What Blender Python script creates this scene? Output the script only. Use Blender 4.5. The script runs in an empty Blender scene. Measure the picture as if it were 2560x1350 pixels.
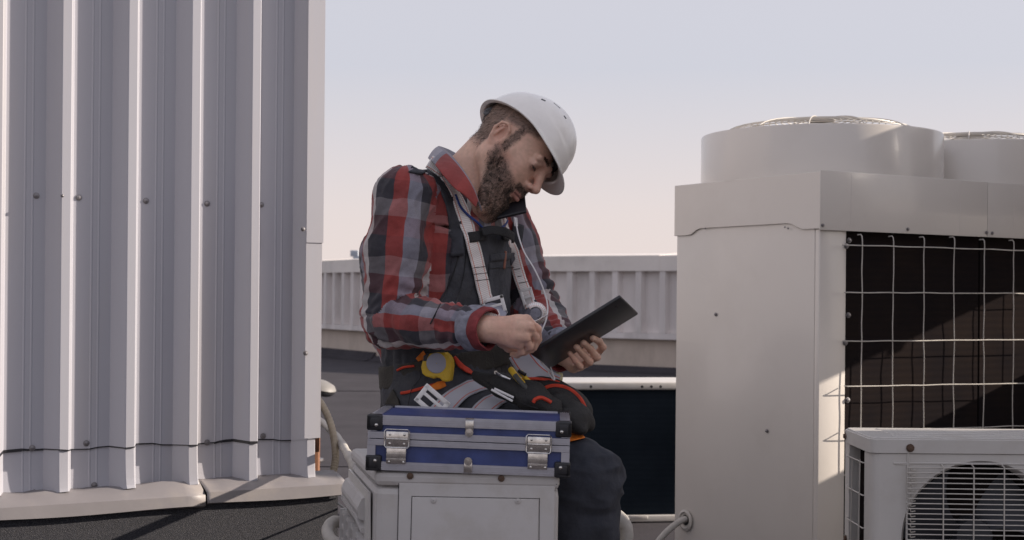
import bpy, bmesh, math, random
import numpy as np
from mathutils import Vector, Matrix
from mathutils.bvhtree import BVHTree
random.seed(7); rng = np.random.default_rng(7)
PI = math.pi
sc = bpy.context.scene
col = sc.collection

# ------------------------------------------------------------------ camera
F = 3500.0; W0, H0 = 2560.0, 1350.0; CAMZ = 0.95; HOR = 65.0; ROLL = math.radians(0.5)
cd = bpy.data.cameras.new('camera'); cam = bpy.data.objects.new('camera', cd); col.objects.link(cam)
cd.sensor_width = 36.0; cd.lens = F / W0 * 36.0; cd.shift_y = HOR / W0; cd.clip_end = 3000
cam.matrix_world = Matrix.Translation((0, 0, CAMZ)) @ Matrix.Rotation(PI / 2, 4, 'X') @ Matrix.Rotation(ROLL, 4, 'Z')
cd.dof.use_dof = True; cd.dof.focus_distance = 3.15; cd.dof.aperture_fstop = 9.0
sc.camera = cam
# ------------------------------------------------------------------ sky, sun, exposure
SUN_EL, SUN_AZ = math.radians(20.5), math.radians(7.5)      # azimuth from +X towards +Y
w = bpy.data.worlds.new('World'); sc.world = w; w.use_nodes = True
nt = w.node_tree; nt.nodes.clear()
out = nt.nodes.new('ShaderNodeOutputWorld'); bg = nt.nodes.new('ShaderNodeBackground')
sky = nt.nodes.new('ShaderNodeTexSky'); sky.sky_type = 'NISHITA'; sky.sun_disc = False
sky.sun_elevation = SUN_EL; sky.sun_rotation = PI / 2 - SUN_AZ
sky.air_density = 1.0; sky.dust_density = 4.0; sky.ozone_density = 1.5
tc = nt.nodes.new('ShaderNodeTexCoord'); sp = nt.nodes.new('ShaderNodeSeparateXYZ')
rp = nt.nodes.new('ShaderNodeValToRGB')
nt.links.new(tc.outputs['Generated'], sp.inputs[0]); nt.links.new(sp.outputs['Z'], rp.inputs[0])
e = rp.color_ramp.elements
e[0].position = 0.0; e[0].color = (9.3, 8.05, 7.6, 1); e[1].position = 1.0; e[1].color = (6.6, 6.6, 7.6, 1)
for p_, c_ in ((0.06, (8.7, 7.75, 7.65, 1)), (0.16, (6.85, 6.85, 7.6, 1)), (0.26, (7.0, 6.9, 7.6, 1)), (0.45, (6.8, 6.8, 7.8, 1))):
    n_ = e.new(p_); n_.color = c_
mx = nt.nodes.new('ShaderNodeMix'); mx.data_type = 'RGBA'; mx.inputs['Factor'].default_value = 0.85
nt.links.new(sky.outputs[0], mx.inputs['A']); nt.links.new(rp.outputs[0], mx.inputs['B'])
nt.links.new(mx.outputs['Result'], bg.inputs[0]); bg.inputs[1].default_value = 0.066
nt.links.new(bg.outputs[0], out.inputs[0])
ld = bpy.data.lights.new('sun', 'SUN'); ld.energy = 5.0; ld.angle = math.radians(0.6); ld.color = (1.0, 0.88, 0.76)
sun = bpy.data.objects.new('sun', ld); col.objects.link(sun)
sd = Vector((math.cos(SUN_EL) * math.cos(SUN_AZ), math.cos(SUN_EL) * math.sin(SUN_AZ), math.sin(SUN_EL)))
sun.rotation_euler = sd.to_track_quat('Z', 'Y').to_euler()
sc.view_settings.view_transform = 'Standard'; sc.view_settings.look = 'None'; sc.view_settings.exposure = 0.65
sc.render.engine = 'CYCLES'; sc.cycles.use_denoising = True; sc.cycles.max_bounces = 6

# ------------------------------------------------------------------ helpers
def P(px, py, Y):
    """photo position (2560 wide) at distance Y -> world"""
    dx, dy = px - 1280.0, py - 675.0
    c, s = math.cos(ROLL), math.sin(ROLL)
    x, y = dx * c + dy * s, -dx * s + dy * c
    return Vector((x / F * Y, Y, CAMZ - (y - HOR) / F * Y))
CAMP = Vector((0, 0, CAMZ))
def on_plane(px, py, o, n):
    d = P(px, py, 1.0) - CAMP
    t = (o - CAMP).dot(n) / d.dot(n)
    return CAMP + d * t

def tag(o, label=None, cat=None, group=None, kind=None):
    if label: o['label'] = label
    if cat: o['category'] = cat
    if group: o['group'] = group
    if kind: o['kind'] = kind
    return o
ROOTLOC = {}
def thing(name, label, cat, loc, group=None, kind=None):
    o = bpy.data.objects.new(name, None); col.objects.link(o); o.location = loc
    o.empty_display_size = 0.1
    return tag(o, label, cat, group, kind)
def root_of(o):
    while o.parent: o = o.parent
    return o
def mesh_obj(name, verts, faces, m, parent=None, smooth=False, loc=None):
    me = bpy.data.meshes.new(name)
    off = Vector((0, 0, 0))
    if parent is not None: off = root_of(parent).location.copy()
    elif loc is not None: off = Vector(loc)
    if isinstance(verts, np.ndarray):
        v = verts - np.array(off)[None, :]
        me.vertices.add(len(v)); me.vertices.foreach_set('co', v.astype(np.float32).ravel())
        f = np.asarray(faces, dtype=np.int32); k = f.shape[1]
        me.loops.add(f.size); me.loops.foreach_set('vertex_index', f.ravel())
        me.polygons.add(len(f)); me.polygons.foreach_set('loop_start', np.arange(0, f.size, k, dtype=np.int32))
        me.polygons.foreach_set('loop_total', np.full(len(f), k, dtype=np.int32))
        me.update(calc_edges=True)
    else:
        me.from_pydata([tuple(Vector(a) - off) for a in verts], [], faces); me.update()
    if smooth: me.polygons.foreach_set('use_smooth', [True] * len(me.polygons))
    o = bpy.data.objects.new(name, me); col.objects.link(o)
    if m: me.materials.append(m)
    if parent is not None: o.parent = parent
    elif loc is not None: o.location = off
    return o
class MB:
    """collects shapes into one mesh"""
    def __init__(s): s.v = []; s.f = []; s.sm = []
    def add(s, vs, fs, smooth=False):
        b = len(s.v); s.v += [Vector(a) for a in vs]; s.f += [tuple(b + i for i in f) for f in fs]; s.sm += [smooth] * len(fs); return s
    def box(s, o, ax, ay, az, bev=0.0):
        """corner o, edge vectors"""
        o, ax, ay, az = map(Vector, (o, ax, ay, az))
        if bev <= 0:
            vs = [o, o + ax, o + ax + ay, o + ay, o + az, o + ax + az, o + ax + ay + az, o + ay + az]
            return s.add(vs, [(0, 3, 2, 1), (4, 5, 6, 7), (0, 1, 5, 4), (1, 2, 6, 5), (2, 3, 7, 6), (3, 0, 4, 7)])
        bm = bmesh.new()
        vs = [bm.verts.new(p) for p in (o, o + ax, o + ax + ay, o + ay, o + az, o + ax + az, o + ax + ay + az, o + ay + az)]
        for f in ((0, 3, 2, 1), (4, 5, 6, 7), (0, 1, 5, 4), (1, 2, 6, 5), (2, 3, 7, 6), (3, 0, 4, 7)): bm.faces.new([vs[i] for i in f])
        bmesh.ops.bevel(bm, geom=bm.edges[:], offset=bev, segments=3, affect='EDGES', profile=0.5)
        bm.verts.index_update()
        s.add([v.co.copy() for v in bm.verts], [tuple(v.index for v in f.verts) for f in bm.faces], True); bm.free(); return s
    def prism(s, poly, ext, smooth=False):
        """closed polygon (world points) extruded by vector"""
        poly = [Vector(p) for p in poly]; ext = Vector(ext); n = len(poly)
        nrm = Vector((0, 0, 0))
        for i in range(n): nrm += poly[i].cross(poly[(i + 1) % n])
        if nrm.dot(ext) > 0: poly = poly[::-1]
        vs = poly + [p + ext for p in poly]
        fs = [tuple(range(n)), tuple(range(2 * n - 1, n - 1, -1))] + [(i, i + n, (i + 1) % n + n, (i + 1) % n) for i in range(n)]
        return s.add(vs, fs, smooth)
    def tube(s, pts, r, n=8, caps=True):
        pts = [Vector(p) for p in pts]; m = len(pts)
        rs = r if isinstance(r, (list, tuple)) else [r] * m
        t0 = (pts[1] - pts[0]).normalized()
        a = t0.orthogonal().normalized(); vs = []
        for i in range(m):
            t = (pts[min(i + 1, m - 1)] - pts[max(i - 1, 0)]).normalized()
            a = (a - t * a.dot(t)).normalized(); b = t.cross(a)
            for k in range(n):
                q = 2 * PI * k / n; vs.append(pts[i] + (a * math.cos(q) + b * math.sin(q)) * rs[i])
        fs = [(i * n + k, i * n + (k + 1) % n, (i + 1) * n + (k + 1) % n, (i + 1) * n + k) for i in range(m - 1) for k in range(n)]
        if caps: fs += [tuple(range(n - 1, -1, -1)), tuple(range((m - 1) * n, m * n))]
        return s.add(vs, fs, True)
    def lathe(s, c, ax, prof, n=24, e1=None):
        """prof: list of (radius, height along ax)"""
        c = Vector(c); ax = Vector(ax).normalized(); a = (Vector(e1) if e1 else ax.orthogonal()).normalized(); b = ax.cross(a); m = len(prof)
        vs = [c + ax * h + (a * math.cos(2 * PI * k / n) + b * math.sin(2 * PI * k / n)) * r for r, h in prof for k in range(n)]
        fs = [(i * n + k, i * n + (k + 1) % n, (i + 1) * n + (k + 1) % n, (i + 1) * n + k) for i in range(m - 1) for k in range(n)]
        return s.add(vs, fs, True)
    def build(s, name, m, parent=None, loc=None, autosm=True, bev=None, sub=0):
        for q in getattr(s, 'others', []): q.build(name, m, parent, loc)
        o = mesh_obj(name, s.v, s.f, m, parent, False, loc)
        o.data.polygons.foreach_set('use_smooth', s.sm)
        if any(s.sm) and autosm:
            try: o.data.set_sharp_from_angle(angle=math.radians(38))
            except Exception: pass
        if bev:
            b = o.modifiers.new('bevel', 'BEVEL'); b.width = bev; b.segments = 2; b.limit_method = 'ANGLE'; b.angle_limit = math.radians(50)
        if sub:
            b = o.modifiers.new('sub', 'SUBSURF'); b.levels = sub; b.render_levels = sub
        return o
def spline(pts, n=8):
    """Catmull-Rom"""
    pts = [Vector(p) for p in pts]; q = [pts[0] * 2 - pts[1]] + pts + [pts[-1] * 2 - pts[-2]]; r = []
    for i in range(1, len(q) - 2):
        for k in range(n):
            t = k / n; a, b, c, d = q[i - 1], q[i], q[i + 1], q[i + 2]
            r.append(0.5 * ((2 * b) + (c - a) * t + (2 * a - 5 * b + 4 * c - d) * t * t + (3 * b - a - 3 * c + d) * t ** 3))
    r.append(pts[-1]); return r

# ------------------------------------------------------------------ materials
def mat(name, rgb, rough=0.6, metal=0.0, vary=0.0, vscale=8.0, bump=0.0, bscale=60.0, dirt=None, dscale=3.0, damt=0.0, coat=0.0, sss=0.0, stretch=None):
    m = bpy.data.materials.new(name); m.use_nodes = True; t = m.node_tree; b = t.nodes['Principled BSDF']
    b.inputs['Base Color'].default_value = (*rgb, 1); b.inputs['Roughness'].default_value = rough; b.inputs['Metallic'].default_value = metal
    if coat: b.inputs['Coat Weight'].default_value = coat
    if sss: b.inputs['Subsurface Weight'].default_value = sss; b.inputs['Subsurface Radius'].default_value = (0.012, 0.005, 0.003); b.inputs['Subsurface Scale'].default_value = 1.0
    tcn = t.nodes.new('ShaderNodeTexCoord'); mp = t.nodes.new('ShaderNodeMapping'); t.links.new(tcn.outputs['Object'], mp.inputs[0])
    if stretch: mp.inputs['Scale'].default_value = stretch
    colr = None
    if vary:
        n = t.nodes.new('ShaderNodeTexNoise'); n.inputs['Scale'].default_value = vscale; n.inputs['Detail'].default_value = 6; t.links.new(mp.outputs[0], n.inputs['Vector'])
        mr = t.nodes.new('ShaderNodeMapRange'); mr.inputs[1].default_value = 0.3; mr.inputs[2].default_value = 0.7; mr.inputs[3].default_value = 1 - vary; mr.inputs[4].default_value = 1 + vary
        t.links.new(n.outputs[0], mr.inputs[0])
        mm = t.nodes.new('ShaderNodeMix'); mm.data_type = 'RGBA'; mm.blend_type = 'MULTIPLY'; mm.inputs['Factor'].default_value = 1
        mm.inputs['A'].default_value = (*rgb, 1); cb = t.nodes.new('ShaderNodeCombineColor')
        for i in range(3): t.links.new(mr.outputs[0], cb.inputs[i])
        t.links.new(cb.outputs[0], mm.inputs['B']); colr = mm.outputs['Result']
    if dirt:
        n = t.nodes.new('ShaderNodeTexNoise'); n.inputs['Scale'].default_value = dscale; n.inputs['Detail'].default_value = 8; n.inputs['Roughness'].default_value = 0.65; t.links.new(mp.outputs[0], n.inputs['Vector'])
        mr = t.nodes.new('ShaderNodeMapRange'); mr.inputs[1].default_value = 0.5; mr.inputs[2].default_value = 0.75; mr.inputs[3].default_value = 0; mr.inputs[4].default_value = damt
        t.links.new(n.outputs[0], mr.inputs[0])
        mm = t.nodes.new('ShaderNodeMix'); mm.data_type = 'RGBA'; t.links.new(mr.outputs[0], mm.inputs['Factor'])
        if colr: t.links.new(colr, mm.inputs['A'])
        else: mm.inputs['A'].default_value = (*rgb, 1)
        mm.inputs['B'].default_value = (*dirt, 1); colr = mm.outputs['Result']
    if colr: t.links.new(colr, b.inputs['Base Color'])
    if bump:
        n = t.nodes.new('ShaderNodeTexNoise'); n.inputs['Scale'].default_value = bscale; n.inputs['Detail'].default_value = 5; t.links.new(mp.outputs[0], n.inputs['Vector'])
        bp = t.nodes.new('ShaderNodeBump'); bp.inputs['Strength'].default_value = bump; bp.inputs['Distance'].default_value = 0.01; t.links.new(n.outputs[0], bp.inputs['Height']); t.links.new(bp.outputs[0], b.inputs['Normal'])
    return m
M = {}
M['sheet'] = mat('painted sheet steel', (.375, .375, .415), .38, vary=.05, vscale=3, dirt=(.42, .38, .34), dscale=5, damt=.35, bump=.10, bscale=3.5, stretch=(1, 1, .10))
M['flash'] = mat('folded flashing', (.225, .21, .215), .5, vary=.08, vscale=6, dirt=(.33, .29, .25), dscale=6, damt=.5, bump=.12, bscale=12)
M['gran'] = mat('mineral felt', (.026, .027, .034), .9, vary=.6, vscale=420, dirt=(.16, .15, .15), dscale=500, damt=.9, bump=.5, bscale=600)
M['roof'] = mat('roofing membrane', (.050, .046, .052), .95, vary=.15, vscale=2.0, dirt=(.068, .062, .066), dscale=5, damt=.5, bump=.25, bscale=90)
M['cabinet'] = mat('cabinet paint', (.64, .60, .555), .25, vary=.025, vscale=2.5, dirt=(.45, .40, .35), dscale=3.5, damt=.18, coat=.2, bump=.02, bscale=4)
M['plastic'] = mat('aged plastic', (.47, .45, .44), .5, vary=.05, vscale=9, dirt=(.33, .29, .24), dscale=14, damt=.4, bump=.05, bscale=60)
M['white'] = mat('white paint', (.53, .51, .485), .4, vary=.04, vscale=8, dirt=(.36, .31, .26), dscale=9, damt=.35, bump=.04, bscale=30)
M['wire'] = mat('grille wire', (.50, .47, .43), .45, vary=.1, vscale=20)
M['steel'] = mat('steel screw', (.22, .21, .22), .4, .7)
M['rust'] = mat('rusty stain', (.10, .06, .04), .8, vary=.3, vscale=60)
M['black'] = mat('black plastic', (.014, .014, .018), .45)
M['dark'] = mat('dark inside', (.01, .01, .012), .8)
M['alu'] = mat('aluminium profile', (.44, .44, .49), .42, .8, vary=.08, vscale=40, bump=.03, bscale=80)
M['bluepanel'] = mat('blue laminate', (.036, .055, .175), .42, vary=.25, vscale=25, bump=.12, bscale=500)
M['chrome'] = mat('nickel hardware', (.62, .6, .58), .22, 1.0, vary=.2, vscale=90)
M['roof'].node_tree.nodes['Principled BSDF'].inputs['Specular IOR Level'].default_value = .15
M['concrete'] = mat('parapet render', (.56, .47, .40), .9, vary=.22, vscale=1.3, dirt=(.26, .21, .17), dscale=1.3, damt=.8, bump=.3, bscale=12, stretch=(1, 1, .4))
M['greysheet'] = mat('weathered sheet', (.70, .645, .62), .55, vary=.12, vscale=1.6, dirt=(.28, .25, .23), dscale=2.5, damt=.5, stretch=(1, 1, .3))
M['capsheet'] = mat('coping sheet', (.76, .70, .65), .5, vary=.08, vscale=1.2, dirt=(.38, .34, .31), dscale=2.0, damt=.4, bump=.1, bscale=3)
M['wood'] = mat('orange stained wood', (.20, .085, .04), .7, vary=.3, vscale=14, stretch=(8, 8, 1))
M['hose'] = mat('tan corrugated hose', (.33, .27, .19), .55, vary=.15, vscale=20)
M['foam'] = mat('pipe insulation', (.42, .395, .36), .7, vary=.12, vscale=25, dirt=(.3, .26, .22), dscale=18, damt=.5, bump=.3, bscale=40)
M['farhaze'] = mat('haze tinted far steel', (.42, .46, .52), .8)  # distance haze mixed into the base colour

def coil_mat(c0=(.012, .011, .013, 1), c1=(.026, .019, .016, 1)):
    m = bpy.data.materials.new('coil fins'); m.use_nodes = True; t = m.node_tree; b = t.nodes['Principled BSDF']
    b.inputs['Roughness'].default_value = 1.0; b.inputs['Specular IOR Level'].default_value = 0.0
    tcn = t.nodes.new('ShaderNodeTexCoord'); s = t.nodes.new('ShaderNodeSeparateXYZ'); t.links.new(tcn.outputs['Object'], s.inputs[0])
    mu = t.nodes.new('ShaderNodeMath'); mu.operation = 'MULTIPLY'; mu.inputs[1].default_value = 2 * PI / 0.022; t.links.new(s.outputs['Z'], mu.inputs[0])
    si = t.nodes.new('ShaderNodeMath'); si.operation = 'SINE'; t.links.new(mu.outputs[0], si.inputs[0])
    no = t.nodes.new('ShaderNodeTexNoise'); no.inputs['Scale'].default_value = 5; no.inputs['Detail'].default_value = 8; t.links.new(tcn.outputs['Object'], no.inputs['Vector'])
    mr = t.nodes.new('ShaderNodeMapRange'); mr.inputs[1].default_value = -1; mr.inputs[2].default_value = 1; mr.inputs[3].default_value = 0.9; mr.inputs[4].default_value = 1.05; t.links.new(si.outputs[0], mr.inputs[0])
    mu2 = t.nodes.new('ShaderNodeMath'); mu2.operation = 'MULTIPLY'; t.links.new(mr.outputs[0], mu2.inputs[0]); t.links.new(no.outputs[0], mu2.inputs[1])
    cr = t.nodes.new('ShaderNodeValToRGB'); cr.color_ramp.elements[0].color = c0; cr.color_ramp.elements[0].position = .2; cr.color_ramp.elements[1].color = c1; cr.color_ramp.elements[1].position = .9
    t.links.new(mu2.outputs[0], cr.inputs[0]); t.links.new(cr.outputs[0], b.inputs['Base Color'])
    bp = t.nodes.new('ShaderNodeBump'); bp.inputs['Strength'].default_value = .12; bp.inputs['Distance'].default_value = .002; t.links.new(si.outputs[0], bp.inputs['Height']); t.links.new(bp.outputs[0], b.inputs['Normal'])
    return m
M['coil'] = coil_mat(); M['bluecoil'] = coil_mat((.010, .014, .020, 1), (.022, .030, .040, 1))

# ================================================================== SETTING
# roof: one sheet out to the horizon side of the building
mesh_obj('roof_ground', [(-400, -60, -.012), (400, -60, -.012), (400, 900, -.012), (-400, 900, -.012)], [(0, 1, 2, 3)], M['roof'])
bpy.data.objects['roof_ground'].name = 'ground'; tag(bpy.data.objects['ground'], kind='structure')
mb = MB(); mb.box((-9, -1, -.008), (18, 0, 0), (0, 26, 0), (0, 0, .004))
for k in range(2): o = Vector((-9, 7.2 + k * 6.1, -.003)); mb.box(o, (18, 1.2, 0), (-.006, .09, 0), (0, 0, .004))
tag(mb.build('roof_membrane', M['roof'], loc=(0, 6, 0)), kind='structure')

# ---- left building
S_ = .8333; A0 = P(0, 1135, 4.2 * S_); A0.z = 0
WD = Vector((.871, .491, 0)); WN = Vector((.491, -.871, 0))
def wp(u, v, z): return A0 + (WD * u + WN * v) * S_ + Vector((0, 0, .95 + (z - .95) * S_))
pitch = .1985; RIB0 = .157 - .033
bld = thing('metal_clad_building', 'tall plant room clad in pale ribbed metal sheets on a dark felt kerb', 'building', wp(.2, -1.2, 0))
U_END = .995
def rib_profile(u0, u1):
    """(u, v) points along the wall"""
    pr = []; k = math.floor((u0 - RIB0) / pitch)
    while True:
        s = RIB0 + k * pitch
        if s > u1: break
        f = s + .033 * 2 + .033
        a = f; wfl = pitch - .099
        seg = [(s, 0), (s + .034, .056), (s + .0365, .058), (s + .062, .058), (s + .0645, .056), (s + .083, 0)]
        for c in (.40, .62): q = s + .099 + wfl * c; seg += [(q - .004, 0), (q - .001, .0011), (q + .001, .0011), (q + .004, 0)]
        pr += seg; k += 1
    return [(u, v) for u, v in pr if u0 <= u <= u1]
def clad(name, u0, u1, z0f, z1, off, parent, wav=0.0):
    pr = rib_profile(u0, u1); n = len(pr); nz = 2 if wav == 0 else 7
    vs = []
    for j in range(nz):
        for i, (u, v) in enumerate(pr):
            zz0 = z0f(u, v); z = zz0 + (z1 - zz0) * (j / (nz - 1)) ** (1 if wav == 0 else 1.6)
            kick = wav * (1 - j / (nz - 1)) ** 2 * (.6 + .4 * math.sin(u * 23))
            vs.append(wp(u + (kick * .3 if v > .03 else 0), v + off + kick, z))
    fs = [(j * n + i, j * n + i + 1, (j + 1) * n + i + 1, (j + 1) * n + i) for j in range(nz - 1) for i in range(n - 1)]
    o = mesh_obj(name, vs, fs, M['sheet'], parent)
    so = o.modifiers.new('thick', 'SOLIDIFY'); so.thickness = .0015; so.offset = -1
    return o
# heights: seam and bottom edge from the photo
seam = lambda u: .472 + .004 * math.sin(u * 19) + .003 * math.sin(u * 47)
clad('upper_cladding', -1.4, U_END, lambda u, v: seam(u), 3.4, .004, bld)
clad('lower_cladding', -1.4, U_END, lambda u, v: .335 + (.012 if v > .03 else 0) + .002 * math.sin(u * 31), .52, -.001, bld, wav=.012)
mb = MB()   # building body behind the sheets
mb.box(wp(-1.4, -.015, .30), WD * (U_END + 1.38) * S_, WN * -2.2, (0, 0, 2.58)); mb.build('wall', M['sheet'], bld)
mb = MB(); mb.box(wp(-1.5, .03, 3.4), WD * (U_END + 1.6) * S_, WN * -2.4, (0, 0, .12)); mb.build('roof', M['flash'], bld)
# corner trim (bright right end), two lengths lapped at the joint
mb = MB()
ct = lambda z0, z1, o: mb.prism([wp(U_END - .052, .063 + o, z0), wp(U_END + .004 + o, .063 + o, z0), wp(U_END + .004 + o, -.25, z0), wp(U_END + .001 + o, -.25, z0), wp(U_END + .001 + o, .060 + o, z0), wp(U_END - .052, .060 + o, z0)], (0, 0, (z1 - z0) * S_))
ct(.475, 1.14, .0); ct(1.12, 3.4, .003)
mb.build('corner_trim', M['sheet'], bld)
mb = MB(); mb.box(wp(U_END - .04, .02, .345), WD * .034, WN * -.2, (0, 0, .11)); mb.build('corner_flashing', M['sheet'], bld)
# dark gap line under the seam with torn sealant
mb = MB()
pr = rib_profile(-.3, U_END - .05)
for (u, v), (u2, v2) in zip(pr[:-1], pr[1:]):
    h = .0025 + .0015 * random.random() + (.006 * max(0, math.sin(u * 9 + 1.4)) ** 6)
    a, b = wp(u, v + .0045, seam(u) - h), wp(u2, v2 + .0045, seam(u2) - h)
    mb.add([a, b, wp(u2, v2 + .0045, seam(u2) + .0005), wp(u, v + .0045, seam(u) + .0005)], [(0, 1, 2, 3)])
mb.build('seam_sealant', M['black'], bld)
# screws
def screw(mb, c, n, r=.006, h=.004, m=None):
    if mb.v: mb.others = getattr(mb, 'others', []); q = MB(); mb.others.append(q); mb = q
    mb.lathe(c, n, [(r * 1.5, 0), (r * 1.5, .0015), (r, .0018), (r, h), (0.0005, h + .001)], 10)
mb = MB()
for px, py in ((90, 489), (196, 494), (364, 502), (517, 509), (652, 512), (80, 1120), (215, 1108), (517, 1106), (657, 1090), (82, 1230), (235, 1213), (503, 1205), (662, 1194)):
    screw(mb, on_plane(px, py, wp(0, .004, 0), WN), WN, .0055)
for px, py in ((155, 489),): screw(mb, on_plane(px, py, wp(0, .062, 0), WN), WN, .003)
for px, py in ((757, 573), (763, 883)): screw(mb, on_plane(px, py, wp(0, .0665, 0), WN), WN, .0045)
mb.build('screw', M['steel'], bld)
# flashing sill in two lengths, the left one lifted and crumpled at its end
def sill(name, u0, u1, z, lift, front=.115):
    n = 34; vs = []; fs = []
    for i in range(n + 1):
        u = u0 + (u1 - u0) * i / n; t = i / n
        tri = abs(((u * 5.04 + .25) % 1) - .5) * 2; w_ = .010 * tri * (1 if lift else .35) + .002 * math.sin(u * 67)
        lf = lift * max(0, (t - .86) / .14) ** 1.5 * (1 if i < n - 1 else .3)
        for v, zz in ((-.01, z + .020), (.035 + .012 * tri * (1 if lift else 0), z + .012 + w_ + lf), (.09, z - .003 + w_ * .3 + lf * .5), (front, z - .011), (front + .003, z - .044 - .003 * math.sin(u * 9)), (front - .008, z - .047)):
            vs.append(wp(u, v, zz))
    for i in range(n):
        for k in range(5): fs.append((i * 6 + k, (i + 1) * 6 + k, (i + 1) * 6 + k + 1, i * 6 + k + 1))
    o = mesh_obj(name, vs, fs, M['flash'], bld, True); o.data.set_sharp_from_angle(angle=math.radians(14)); so = o.modifiers.new('thick', 'SOLIDIFY'); so.thickness = .0015; return o
sill('sill_flashing', -1.4, .595, .327, .03)
sill('sill_flashing', .60, 1.075, .335, .0)
mb = MB(); mb.box(wp(-1.45, .095, -.21), WD * 2.50 * S_, WN * -2.3, (0, 0, .50 * S_)); mb.build('felt_kerb', M['gran'], bld)

# ---- parapet of corrugated sheet on a rendered upstand, far side of the roof
def parapet(name, label, a, b, ztop=1.49, hb=.07):
    a, b = Vector((*a, 0)), Vector((*b, 0)); d = (b - a).normalized(); n = Vector((d.y, -d.x, 0)); L = (b - a).length
    t = thing(name, label, 'parapet', a + (b - a) * .5, 'parapet walls edging the roof')
    mb = MB(); mb.box(a - n * .35, d * L, n * .35, (0, 0, .47)); mb.build('wall', M['concrete'], t)
    mb = MB(); mb.prism([a + n * .002 + Vector((0, 0, .0)), a + n * .22, a + n * .08 + Vector((0, 0, .03)), a + n * .03 + Vector((0, 0, hb)), a + n * .002 + Vector((0, 0, hb))], d * L); mb.build('base_flashing', M['roof'], t)
    mb = MB(); mb.box(a + n * .004 + Vector((0, 0, .42)), d * L, n * .09, (0, 0, .075)); mb.build('ledge', M['greysheet'], t)
    pr = []; u = 0.0
    while u < L:
        pr += [(u, 0), (u + .17, 0), (u + .20, .085), (u + .28, .085), (u + .31, 0)]; u += .34
    vs = [a + d * uu + n * (v + .01) + Vector((0, 0, z)) for z in (.497, ztop - .19) for uu, v in pr]; m_ = len(pr)
    mesh_obj('corrugated_sheet', vs, [(i, i + 1, m_ + i + 1, m_ + i) for i in range(m_ - 1)], M['greysheet'], t)
    mb = MB(); mb.box(a - n * .32 + Vector((0, 0, .472)), d * L, n * .32, (0, 0, ztop - .66)); mb.build('backing', M['greysheet'], t)
    mb = MB(); u = 0
    while u < L:      # coping in lengths, each with its lap
        l = min(2.3, L - u); o = .004 * ((int(u * 10)) % 3)
        mb.prism([a + d * u + n * (.10 + o) + Vector((0, 0, ztop - .21)), a + d * u + n * (.10 + o) + Vector((0, 0, ztop - .02 + o)), a + d * u - n * .4 + Vector((0, 0, ztop + .02 + o)), a + d * u - n * .4 + Vector((0, 0, ztop - .15))], d * (l + .02)); u += 2.3
    mb.build('coping', M['capsheet'], t)
parapet('parapet_wall', 'corrugated parapet section at the left, running back beside the ribbed plant room', (-6.4, 27.7), (-1.95, 20.2), hb=.12)
parapet('parapet_wall', 'long pale corrugated parapet on stained render behind the worker and the tablet', (-1.95, 20.2), (6.5, 14.6))
# far pylon, its haze put into the pale colour
pm = thing('steel_tower', 'tiny steel tower coloured pale for haze far away beyond the parapet', 'tower', P(896, 700, 160))
mb = MB(); z0 = -4; c = P(896, 650, 160)
for sx in (-1, 1):
    for sy in (-1, 1): mb.tube([(c.x + sx * .55, c.y + sy * .55, z0), (c.x + sx * .35, c.y + sy * .35, 4.4)], .07, 5)
for k in range(5): mb.box((c.x - .5, c.y - .5, -1 + k * 1.3), (1.0, 0, 0), (0, 1.0, 0), (0, 0, .12))
mb.build('frame', M['farhaze'], pm)
mb = MB(); mb.box((c.x - .6, c.y - .5, 4.4), (1.2, 0, 0), (0, 1, 0), (0, 0, 1.0), .1); mb.box((c.x - .9, c.y - .5, 5.3), (.9, 0, 0), (0, .5, 0), (0, 0, .7), .05); mb.build('cabin', M['farhaze'], pm)

# ---- behind the corner of the plant room
mb = MB(); p0 = P(792.5, 650, 6.4); mb.tube([(p0.x, p0.y, 0), (p0.x + .0, p0.y, 1.05)], .02, 8); mb.tube([(p0.x, p0.y, 1.0), (p0.x + .003, p0.y, 1.91)], .0085, 8)
po = thing('thin_pole', 'thin rusty orange pole rising behind the corner of the plant room', 'pole', (p0.x, p0.y, 0)); mb.build('shaft', M['wood'], po)
mb = MB(); q = P(795, 446, 6.4); mb.lathe(q - Vector((0, 0, .01)), (0, 0, 1), [(.001, 0), (.014, .002), (.012, .012), (.001, .02)], 10); mb.build('clamp', M['greysheet'], po)
# floodlight lying on the roof
fl = P(810, 970, 8.0)
t = thing('roof_lamp', 'grey oval lamp head seen past the plant room corner', 'lamp', (fl.x, fl.y, 0))
mb = MB(); mb.lathe(fl + Vector((-.03, 0, .0)), (.25, -.1, 1), [(.001, .045), (.05, .042), (.085, .028), (.10, .006), (.096, 0)], 24); mb.build('shade', mat('grey lamp shell', (.20, .19, .18), .5), t)
mb = MB(); mb.lathe(fl + Vector((-.03, 0, -.012)), (.25, -.1, 1), [(.001, -.03), (.07, -.02), (.092, .0), (.092, .010)], 24); mb.build('lens', M['black'], t)
mb = MB(); mb.tube([(fl.x - .05, fl.y, fl.z - .02), (fl.x - .05, fl.y, 0)], .016, 8); mb.lathe((fl.x - .05, fl.y, 0), (0, 0, 1), [(.05, 0), (.05, .012), (.001, .014)], 16); mb.build('stand', M['steel'], t)
mb = MB(); b_ = P(781, 1131, 4.02); mb.box(b_, (.018, .012, 0), (-.012, .02, 0), (.001, 0, .15), .002); mb.build('timber_batten', M['wood'], bld)
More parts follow.
